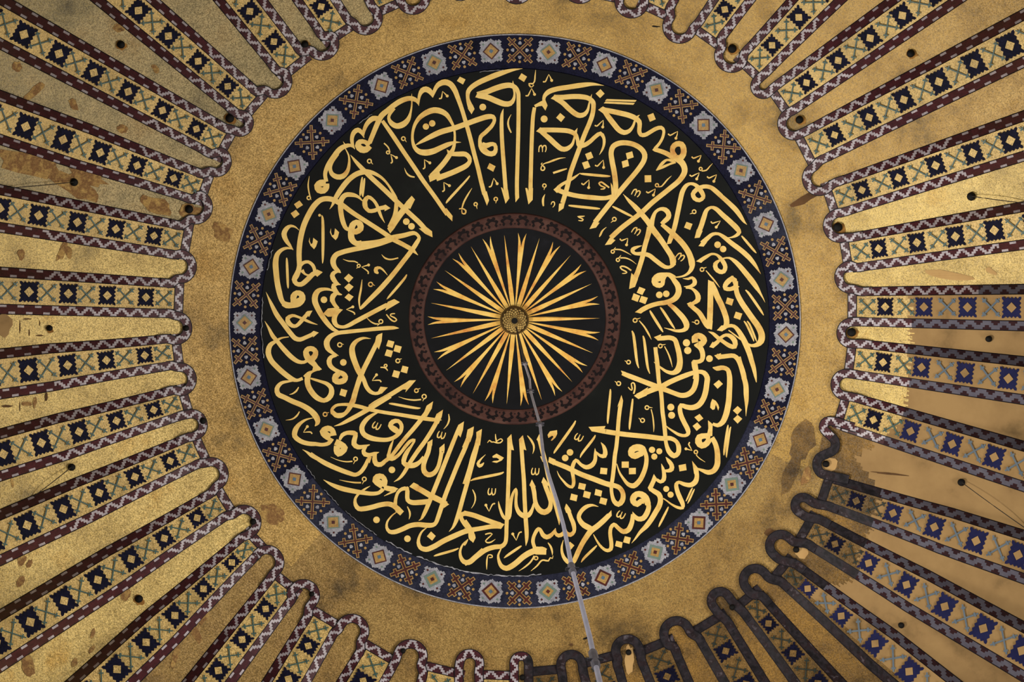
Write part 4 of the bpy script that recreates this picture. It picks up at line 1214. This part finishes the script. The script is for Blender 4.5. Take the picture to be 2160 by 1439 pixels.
    for r in range(len(rows)-1):
        for t in range(nt-1):
            p, q = rows[r]; f = (t+.5)/(nt-1); x, y = p[0]+(q[0]-p[0])*f, p[1]+(q[1]-p[1])*f
            mi = 1 if restored(x, y) else 0
            b = r*nt+t; mb2.f.append((b, b+1, b+nt+1, b+nt)); mb2.m.append(mi)
    for q, (x, y, a, b, ang, m) in enumerate(STAINS.get(i, [])):
        mb2.poly(blob(x, y, a, b, ang, i*50+q), .027 + .0015*q, 2+m)
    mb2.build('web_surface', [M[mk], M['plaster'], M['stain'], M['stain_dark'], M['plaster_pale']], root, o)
    arch[0].build('rounded_border', BM, root, o)
# ------------------------------------------------------------------ blue ornamental band
o = at(1086, 678, .05); band = empty('ornamental_band', o)
tag(band, 'ring shaped dark blue band of white rosettes and gold crosses around the black roundel', 'mosaic band')
mb = MB(); n = 240
for k in range(n):
    a = 2*math.pi*k/n
    for (cx, cy, rx, ry) in ((1086, 681, 530, 530), (1086, 679.5, 570, 571), (1086, 678, 601, 604), (1086, 678, 603.2, 606.2)):
        mb.v.append(at(cx+rx*math.cos(a), cy+ry*math.sin(a), .024))
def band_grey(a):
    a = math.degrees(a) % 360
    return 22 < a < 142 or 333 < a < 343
for k in range(n):
    k2 = (k+1) % n; gr = band_grey(2*math.pi*(k+.5)/n)
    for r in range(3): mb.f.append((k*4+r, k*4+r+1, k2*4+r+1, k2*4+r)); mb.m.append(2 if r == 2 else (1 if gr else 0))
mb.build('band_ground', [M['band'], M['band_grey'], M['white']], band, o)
ROS = [(1036,108),(916,132),(805,181),(701,254),(621,351),(567,452),(530,563),(516,681),(525,796),(562,906),(621,1011),(703,1102),(800,1175),(912,1222),(1035,1248),(1156,1248),(1272,1219),(1382,1165),(1474,1103),(1544,1022),(1604,928),(1639,822),(1658,706),(1649,590),(1616,473),(1563,360),(1484,264),(1385,190),(1275,137),(1157,110)]
BC = (1086, 679.0)
def rosette(x, y, kind, big):
    a = math.atan2(y-BC[1], x-BC[0]) + math.pi/4; ca, sa = math.cos(a), math.sin(a); k = 1.06
    T = lambda P: [(x+k*(p*ca-q*sa), y+k*(p*sa+q*ca)) for p, q in P]
    mb = MB(); base = .034
    mb.poly(T([(-15,-19),(-15,-17),(-19,-17),(-19,-11),(-17,-11),(-17,11),(-19,11),(-19,17),(-15,17),(-15,19),(-10,19),(-10,17),(10,17),(10,19),(15,19),(15,17),(19,17),(19,11),(17,11),(17,-11),(19,-11),(19,-17),(15,-17),(15,-19),(10,-19),(10,-17),(-10,-17),(-10,-19)]), base, 0)
    for r in range(4):
        c, s = math.cos(r*math.pi/2), math.sin(r*math.pi/2)
        RT = lambda P: T([(p*c-q*s, p*s+q*c) for p, q in P])
        mb.poly(RT([(15,-10.5),(20,-10.5),(20,-7.5),(23.5,-7.5),(23.5,-3.8),(28,-3.8),(28,3.8),(23.5,3.8),(23.5,7.5),(20,7.5),(20,10.5),(15,10.5)]), base+.002, 0)
        mb.poly(RT([(18.6,-1.9),(22.4,-1.9),(22.4,1.9),(18.6,1.9)]), base+.006, 4 if kind else 2)
    f = 12.2 if not big else 13.0; g = 9.8 if not big else (9.2 if not kind else 8.2)
    sq = lambda h: T([(-h,-h),(h,-h),(h,h),(-h,h)])
    full = mb; mb = MB()
    mb.poly(sq(f), base+.006, 1 if not kind else 2)
    if big and kind: mb.poly(sq(11), base+.007, 2)
    mb.poly(sq(g), base+.010, 3)
    mb.poly(sq(3.2), base+.014, 5 if not kind else 4)
    return full, mb
RM = [M['white'], M['red'], M['green'], M['ochre'], M['red'], M['blue']]
for i, (x, y) in enumerate(ROS):
    big = ang_of(x, y) > 25 and ang_of(x, y) < 120
    m1, m2 = rosette(x, y, i % 2 == 1, big)
    r_ = m1.build('rosette', RM, band, o); m2.build('centre_square', RM, r_, o)
def cross(x, y, ar, big):
    a = ar + math.pi/4; ca, sa = math.cos(a), math.sin(a)
    T = lambda P: [(x+p*ca-q*sa, y+p*sa+q*ca) for p, q in P]
    mb = MB(); L0 = 36.5 if not big else 34; w = 3.2 if not big else 3.8; cb = L0-13.2; hb = 9.6
    for (hw, dl, lf, mi) in ((w, 0, .034, 0), (1.5 if not big else 2.1, 1.9, .042, 1)):
        L1 = L0-dl
        mb.poly(T([(-L1,-hw),(L1,-hw),(L1,hw),(-L1,hw)]), lf, mi); mb.poly(T([(-hw,-L1),(hw,-L1),(hw,L1),(-hw,L1)]), lf+.001, mi)
        for r in range(4):
            c, s = math.cos(r*math.pi/2), math.sin(r*math.pi/2); h = hb-dl
            mb.poly(T([(p*c-q*s, p*s+q*c) for p, q in ((cb-hw,-h),(cb+hw,-h),(cb+hw,h),(cb-hw,h))]), lf+.002, mi)
    for r in range(4):
        b = ar + r*math.pi/2
        px, py = x+15.2*math.cos(b), y+15.2*math.sin(b)
        P = [(-4.5, 0), (-1, -3.6), (2.6, -3.8), (3.4, -1.4), (3.4, 1.4), (2.6, 3.8), (-1, 3.6)]
        mb.poly([(px-p*math.cos(b)-q*math.sin(b), py-p*math.sin(b)+q*math.cos(b)) for p, q in P], .034, 2)
        dd = 24.5 if r % 2 == 0 else 26
        mb.disc(x+dd*math.cos(b), y+dd*math.sin(b), 3.0, .034, 0, 8)
    return mb
for i in range(len(ROS)):
    (x0, y0), (x1, y1) = ROS[i], ROS[(i+1) % len(ROS)]
    a0 = math.atan2(y0-BC[1], x0-BC[0]); a1 = math.atan2(y1-BC[1], x1-BC[0])
    d = (a1-a0+math.pi) % (2*math.pi) - math.pi; a = a0+d/2
    r = (math.hypot(x0-BC[0], y0-BC[1]) + math.hypot(x1-BC[0], y1-BC[1]))/2
    x, y = BC[0]+r*math.cos(a), BC[1]+r*math.sin(a); big = 25 < math.degrees(a) % 360 < 120
    cross(x, y, a, big).build('cross_ornament', [M['ochre'], M['red'], M['white']], band, o)
# pale chipped rim where the band meets the black disc
mb = MB(); rnd = random.Random(3)
for (a0, a1) in ((84, 113), (114, 121), (123, 132), (134, 139), (142, 146), (172, 186), (192, 197), (232, 236), (262, 268)):
    P = []; a = a0
    while a <= a1:
        r = 534 + rnd.uniform(-1.6, 1.6); P.append((1086+r*math.cos(math.radians(a)), 681+r*math.sin(math.radians(a)), rnd.uniform(.6, 3.2) if a0 < 120 else rnd.uniform(.3, 1.6))); a += .6
    mb = MB(); mb.ribbon(P, .05, 0); mb.build('chipped_rim', [M['white']], band, o)
# ------------------------------------------------------------------ black roundel with the gilded inscription
o = at(1086, 676, .04); rd = empty('calligraphic_roundel', o)
tag(rd, 'round black ground bearing gold flowing script in the middle of the dome', 'roundel')
def annulus(mb, rings, lift, n, mi=0):
    b = len(mb.v)
    for k in range(n):
        a = 2*math.pi*k/n
        for (cx, cy, r) in rings: mb.v.append(at(cx+r*math.cos(a), cy+r*math.sin(a), lift))
    m = len(rings)
    for k in range(n):
        k2 = (k+1) % n
        for r in range(m-1): mb.f.append((b+k*m+r, b+k*m+r+1, b+k2*m+r+1, b+k2*m+r)); mb.m.append(mi)
mb = MB(); annulus(mb, [(1086, 672.6, 215), (1086, 674, 280), (1086, 676, 350), (1086, 678, 420), (1086, 680, 480), (1086, 681, 536)], .044, 200)
mb.build('black_ground', M['black'], rd, o)
mb = MB(); mb.disc(877, 1083, 5, .05, 0, 12); mb.build('bolt_hole', M['iron'], rd, o)
def draw(mb, ln, T, lift):
    k, *v = ln.split(); v = [float(a)/6 for a in v]; X, Y = T
    if k in 'sS':
        P = [(X+v[i], Y+v[i+1], v[i+2]) for i in range(0, len(v), 3)]
        if k == 'S':                                       # closed heads of letters: heavier towards the eye
            mx = sum(p[0] for p in P)/len(P); my = sum(p[1] for p in P)/len(P); Q = []
            for x, y, w in P:
                d = math.hypot(x-mx, y-my) or 1; e = min(w*.16, d*.5)
                Q.append((x-(x-mx)/d*e, y-(y-my)/d*e, w+2*e))
            P = Q
        mb.ribbon(spline(P), lift)
    elif k == 'p': mb.poly([(X+v[i], Y+v[i+1]) for i in range(0, len(v), 2)], lift+.001)
    elif k == 'o': mb.disc(X+v[0], Y+v[1], v[2], lift)
    elif k == 'h':
        ax, ay, lx, ly, bx, by = (X+v[0], Y+v[1], X+v[2], Y+v[3], X+v[4], Y+v[5])
        mx, my = (ax+lx)/2*.86+bx*.14, (ay+ly)/2*.86+by*.14
        nx, ny = lx*.8+bx*.2, ly*.8+by*.2
        mb.ribbon(spline([(ax, ay, .8), (mx, my, 2.4), (nx, ny+.5, 3.0), (lx, ly, 2.4)]), lift)
        mb.disc(lx, ly, 1.7, lift+.001, 0, 10)
        mb.ribbon(spline([(ax, ay, .8), ((ax+bx)/2+(ax-lx)*.03, (ay+by)/2, 2.2), (bx, by, 3.4)]), lift+.001); mb.disc(bx, by, 3.1, lift+.002, 0, 12)
    elif k == 'm':
        a = math.radians(v[2]*6); c, s = math.cos(a), math.sin(a)
        for Q in ([(-45,45,12),(-40,-20,16),(-15,-40,19),(0,0,14),(0,45,10)], [(0,10,12),(15,-35,17),(40,-35,19),(47,10,15),(35,45,10)]):
            mb.ribbon(spline([(X+v[0]+(p*c-q*s)/6, Y+v[1]+(p*s+q*c)/6, w/6) for p, q, w in Q]), lift)
    elif k == 'q':
        x, y, tx, ty, r = X+v[0], Y+v[1], X+v[2], Y+v[3], v[4]
        a0 = math.atan2(ty-y, tx-x); rr = r*.72
        P = [(x+rr*math.cos(a0+.3+t*.52), y+rr*math.sin(a0+.3+t*.52), 2.6) for t in range(12)]
        mb.ribbon(spline(P+[(tx, ty, .8)]), lift)
T = (0, 0); cur = None; kind = ''; items = []
for ln in INK.strip().split('\n'):
    if ln[0] == 'T': T = tuple(float(a) for a in ln.split()[1:])
    elif ln in ('L', 'D', 'M'): items.append([ln, []])
    else: items[-1][1].append((ln, T))
for n, (k, ls) in enumerate(items):
    mb = MB(); lift = .052 + .0006*(n % 12)
    for j, (ln, T) in enumerate(ls): draw(mb, ln, T, lift + .0009*(j % 6))
    nm = {'L': 'letter', 'D': 'dot'}.get(k) or ('curl_mark' if any(l[0][0] in 'hqm' for l in ls) else 'stroke_mark')
    mb.build(nm, M['leaf'], rd, o)
# ------------------------------------------------------------------ sunburst at the crown
o = at(1085, 675, .05); sb = empty('sunburst_medallion', o)
tag(sb, 'gold sunburst of forked and plain rays inside a dull red scrollwork ring', 'medallion')
SX, SY = 1086, 672.6
mb = MB(); mb.add([at(SX, SY, .05)], [])
NN = 96; rings = [40, 90, 140, 196]
for r in rings:
    for k in range(NN): a = 2*math.pi*k/NN; mb.v.append(at(SX+r*math.cos(a), SY+r*math.sin(a), .05))
for k in range(NN):
    k2 = (k+1) % NN; mb.f.append((0, 1+k, 1+k2)); mb.m.append(0)
    for r in range(3): b = 1+r*NN; mb.f.append((b+k, b+NN+k, b+NN+k2, b+k2)); mb.m.append(0)
mb.build('dark_ground', M['inner_black'], sb, o)
mb = MB(); prof = [(191.5, .05), (193, .075), (197, .085), (218, .085), (221.5, .075), (223.5, .045)]
n = 160
for k in range(n):
    a = 2*math.pi*k/n
    for r, l in prof: mb.v.append(at(SX+r*math.cos(a), SY+r*math.sin(a), l))
m = len(prof)
for k in range(n):
    k2 = (k+1) % n
    for r in range(m-1): mb.f.append((k*m+r, k*m+r+1, k2*m+r+1, k2*m+r)); mb.m.append(0)
for k in range(40):
    a = 2*math.pi*(k+.5)/40
    P = []
    def loc(p, q): return (SX+(207+p)*math.cos(a)-q*math.sin(a), SY+(207+p)*math.sin(a)+q*math.cos(a))
    # four lobed open flower with two pendant dots
    ring = [(*loc(6.6*math.cos(t)*(1+.18*math.cos(5*t))-1.5, 9.8*math.sin(t)*(1+.18*math.cos(5*t))), 4.6 + 2.0*math.cos(5*t)) for t in [math.radians(d) for d in range(-150, 151, 15)]]
    mb.ribbon(ring, .09, 1)
    for q in (-5.5, 5.5): mb.disc(*loc(8.0, q), 3.6, .092, 1, 8)
    mb.disc(*loc(-7, 15.8 if k % 2 else 16.4), 1.6, .09, 1, 6)
mb.build('scrollwork_ring', [M['ring'], M['ring_dark']], sb, o)
FORK = [(20,-.8),(60,-2.0),(100,-3.4),(143,-5.6),(166,-6.6),(183,-8.8),(172,-4.0),(163,-1.6),(153,0),(163,1.6),(172,4.0),(183,8.8),(166,6.6),(143,5.6),(100,3.4),(60,2.0),(20,.8)]
PLAIN = [(20,-3.2),(34,-4.4),(64,-4.7),(100,-3.6),(140,-2.0),(180,0),(140,2.0),(100,3.6),(64,4.7),(34,4.4),(20,3.2)]
for k in range(30):
    a = math.radians(-90 + 5.2 + 12*k); mb = MB()
    P = FORK if k % 2 == 0 else PLAIN
    mb.poly([(1085+r*math.cos(a)-t*math.sin(a), 674+r*math.sin(a)+t*math.cos(a)) for r, t in P], .058 + .001*(k % 2))
    mb.build('forked_ray' if k % 2 == 0 else 'plain_ray', M['leaf_ray'], sb, o)
# pierced boss at the very crown
def world_ring(r, z, n, ph=0): return [Vector((r*math.cos(2*math.pi*(k+ph)/n), r*math.sin(2*math.pi*(k+ph)/n), z)) for k in range(n)]
o = Vector((0, 0, ZA-.06)); bs = empty('pierced_boss', o)
tag(bs, 'round latticed brass boss at the centre of the sunburst, conduit passing through', 'boss')
mb = MB(); n = 20
prof = [(.30, -.05), (.32, -.13), (.285, -.20), (.265, -.17)]
R_ = [world_ring(r, ZA+z, 48) for r, z in prof]
for q in R_: mb.v += q
for j in range(len(prof)-1):
    for k in range(48): k2 = (k+1) % 48; mb.f.append((j*48+k, (j+1)*48+k, (j+1)*48+k2, j*48+k2)); mb.m.append(0)
mb.build('rim', M['brass_dark'], bs, o)
mb = MB()
levels = [(.282, -.165), (.258, -.200), (.228, -.232), (.193, -.260), (.155, -.283), (.117, -.300), (.082, -.311), (.055, -.318)]
mb.add([Vector((r*math.cos(2*math.pi*k/40), r*math.sin(2*math.pi*k/40), ZA+z+.02)) for r, z in levels for k in range(40)],
       [(j*40+k, (j+1)*40+k, (j+1)*40+(k+1) % 40, j*40+(k+1) % 40) for j in range(7) for k in range(40)], 1)
nn = 17
for j in range(6):                                         # raised diamond scales, row by row, each row set between those of the next
    (r0, z0), (r1, z1), (r2, z2) = levels[j], levels[j+1], levels[j+2]
    for k in range(nn):
        a = 2*math.pi*(k + .5*(j % 2))/nn; da_ = math.pi/nn*.80
        P = lambda r, b, z: Vector((r*math.cos(b), r*math.sin(b), ZA+z))
        V = [P(r0-.006, a, z0+.004), P(r1, a+da_, z1+.004), P(r2+.006, a, z2+.004), P(r1, a-da_, z1+.004), P(r1+.004, a, z1-.03)]
        mb.add(V, [(0, 1, 4), (1, 2, 4), (2, 3, 4), (3, 0, 4)], 0)
mb.build('lattice', [M['brass'], M['brass_dark']], bs, o)
mb = MB()
mb.add(world_ring(.062, ZA-.29, 24) + world_ring(.062, ZA-.335, 24), [(k, (k+1) % 24, 24+(k+1) % 24, 24+k) for k in range(24)] + [tuple(range(24, 48))], 0)
mb.build('socket', M['iron'], bs, o)
# ------------------------------------------------------------------ long conduit hanging from the boss
def tube(mb, pts, rad, n=10, mi=0, cap=True):
    b = len(mb.v)
    for i, p in enumerate(pts):
        a = pts[max(i-1, 0)]; c = pts[min(i+1, len(pts)-1)]; t = (c-a).normalized()
        x = t.orthogonal().normalized()
        if i and abs(t.z) > .9: x = Vector((1, 0, 0)) - t*t.x; x.normalize()
        elif abs(t.z) > .9: x = Vector((1, 0, 0)) - t*t.x; x.normalize()
        y = t.cross(x); r = rad[i] if isinstance(rad, list) else rad
        for k in range(n): q = 2*math.pi*k/n; mb.v.append(p + x*r*math.cos(q) + y*r*math.sin(q))
    for i in range(len(pts)-1):
        for k in range(n): k2 = (k+1) % n; mb.f.append((b+i*n+k, b+i*n+k2, b+(i+1)*n+k2, b+(i+1)*n+k)); mb.m.append(mi)
    if cap: mb.f.append(tuple(range(b, b+n))); mb.m.append(mi); mb.f.append(tuple(range(b+(len(pts)-1)*n, b+len(pts)*n))); mb.m.append(mi)
DV = 330.0
def zs(s): return 1.6 + 54.0*DV/(DV+s)                     # height of the conduit's point s pixels below the boss in the photo
o = Vector((0, 0, zs(60))); cd = empty('hanging_conduit', o)
tag(cd, 'long pale grey conduit pipe hanging from the brass boss across the lower script', 'conduit')
ss = [16, 60, 95, 130, 155, 190, 229, 262, 300, 345, 400, 450, 500, 546, 620, 700, 747, 790, 830, 900]
wob = [0, .01, .0, .02, -.01, .0, .012, -.012, -.035, -.02, .0, .006, .0, -.008, .0, .004, .0, .0, 0, 0]
cp = [(s, Vector((w, -w*.4, zs(s)))) for s, w in zip(ss, wob)]
mb = MB(); tube(mb, [p for s, p in cp if s <= 95], .019, 10); mb.build('thin_dark_rod', M['pipe_dark'], cd, o)
def CLAMP(s, par):
    p = min(cp, key=lambda q: abs(q[0]-s))[1]; mb = MB()
    h = .02*(DV+s)/100
    tube(mb, [p+Vector((0, 0, h*1.3)), p+Vector((0, 0, h)), p-Vector((0, 0, h)), p-Vector((0, 0, h*1.3))], [.021, .033, .033, .021], 12)
    for q in (-1, 1): tube(mb, [p+Vector((-.055, .02*q, q*h*.5)), p+Vector((.055, .02*q, q*h*.5))], .011, 6)
    mb.build('clamp', M['clamp'], par, o)
for j, (a, b) in enumerate(((95, 155), (155, 229), (229, 546), (546, 747), (747, 900))):
    mb = MB(); P = [p for s, p in cp if a <= s <= b]; tube(mb, P, .0195 if j else .017, 12); PL = mb.build('pipe_length', M['pipe'], cd, o); CLAMP(a, PL)
# ------------------------------------------------------------------ iron hooks in the dome and their wires
HOOKS = [(254,93,8),(484,249,9),(643,92,7),(1545,102,9),(1922,112,8),(1687,252,8),(155,384,8),(398,441,8.5),(2050,414,9),(1768,479,9.5),(103,692,6),(391,692,6.5),(2087,715,6.5),(1797,701,9),(150,986,7.5),(427,888,7),
 (1743,979,7),(2029,1018,7.5),(533,1101,6.5),(292,1264,8),(657,1254,5.5),(1680,1160,6.5),(1902,1320,6),(850,1374,5.5),(1326,1377,6),(1102,1430,6),(1545,1282,6)]
WIRED = {(155,384): (0, 398), (150,986): (70, 1048), (2050,414): (2168, 429), (2029,1018): (2168, 1118)}
RUSTY = {(254,93), (484,249), (643,92), (1545,102), (1922,112), (1687,252), (398,441), (103,692), (292,1264), (1768,479), (1797,701)}
def gap_of(x, y):
    best = None
    for i, t in enumerate(TIPS):
        d = abs((ang_of(x, y)-ang_of(*t)+180) % 360-180)
        if best is None or d < best[0]: best = (d, i)
    return best[1]
for (x, y, r) in HOOKS:
    i = gap_of(x, y); sec, k, n = WO[i]; r0 = math.hypot(x-CX, y-CY)
    inner = r0 - math.hypot(TIPS[i][0]-CX, TIPS[i][1]-CY) < 90
    o = at(x, y, .03); p1 = at(x, y, .03); nrm = (CENT - p1).normalized(); sc = (p1-CAMP).length/FP
    root = empty('iron_plug', o)
    lab = 'round black iron plug ' + ('beside the rounded tip' if inner else 'far out along the length') + f' of the {ORD[k-1]} clockwise {sec} web'
    tag(root, lab, 'iron plug', 'black iron plugs on the dome')
    mb = MB(); q = nrm.orthogonal().normalized(); z = nrm.cross(q); R0 = r*sc
    lv = [(1.0, 0), (1.0, .045), (.88, .075), (.55, .095), (.2, .10)]
    b = 0
    for f, h in lv:
        for k in range(18): a = 2*math.pi*k/18; mb.v.append(p1 + nrm*(h) + (q*math.cos(a) + z*math.sin(a))*R0*f)
    for j in range(len(lv)-1):
        for k in range(18): k2 = (k+1) % 18; mb.f.append((j*18+k, j*18+k2, (j+1)*18+k2, (j+1)*18+k)); mb.m.append(0)
    mb.f.append(tuple(range((len(lv)-1)*18, len(lv)*18))); mb.m.append(0)
    mb.build('plug_head', M['iron'], root, o, smooth=True)
    if (x, y) in RUSTY:
        mb = MB(); mb.poly(blob(x+1.5, y+2.5, r*1.5, r*1.25, .6, int(x)), .028); mb.build('rust_stain', M['rust'], root, o)
for (x, y), (tx, ty) in WIRED.items():
    p, q = at(x, y, .12), at(tx, ty, .06); mid = at((x+tx)/2, (y+ty)/2 + 2, .28)
    mb = MB(); P = [p*(1-t)**2 + mid*2*t*(1-t) + q*t*t for t in [k/12 for k in range(13)]]
    tube(mb, P, .009, 6)
    w = mb.build('thin_wire', M['wire'], None, p)
    i = gap_of(x, y); sec, k, n = WO[i]
    tag(w, f'thin dark wire stretched from the iron plug of the {ORD[k-1]} clockwise {sec} web', 'wire', 'thin wires on the dome')
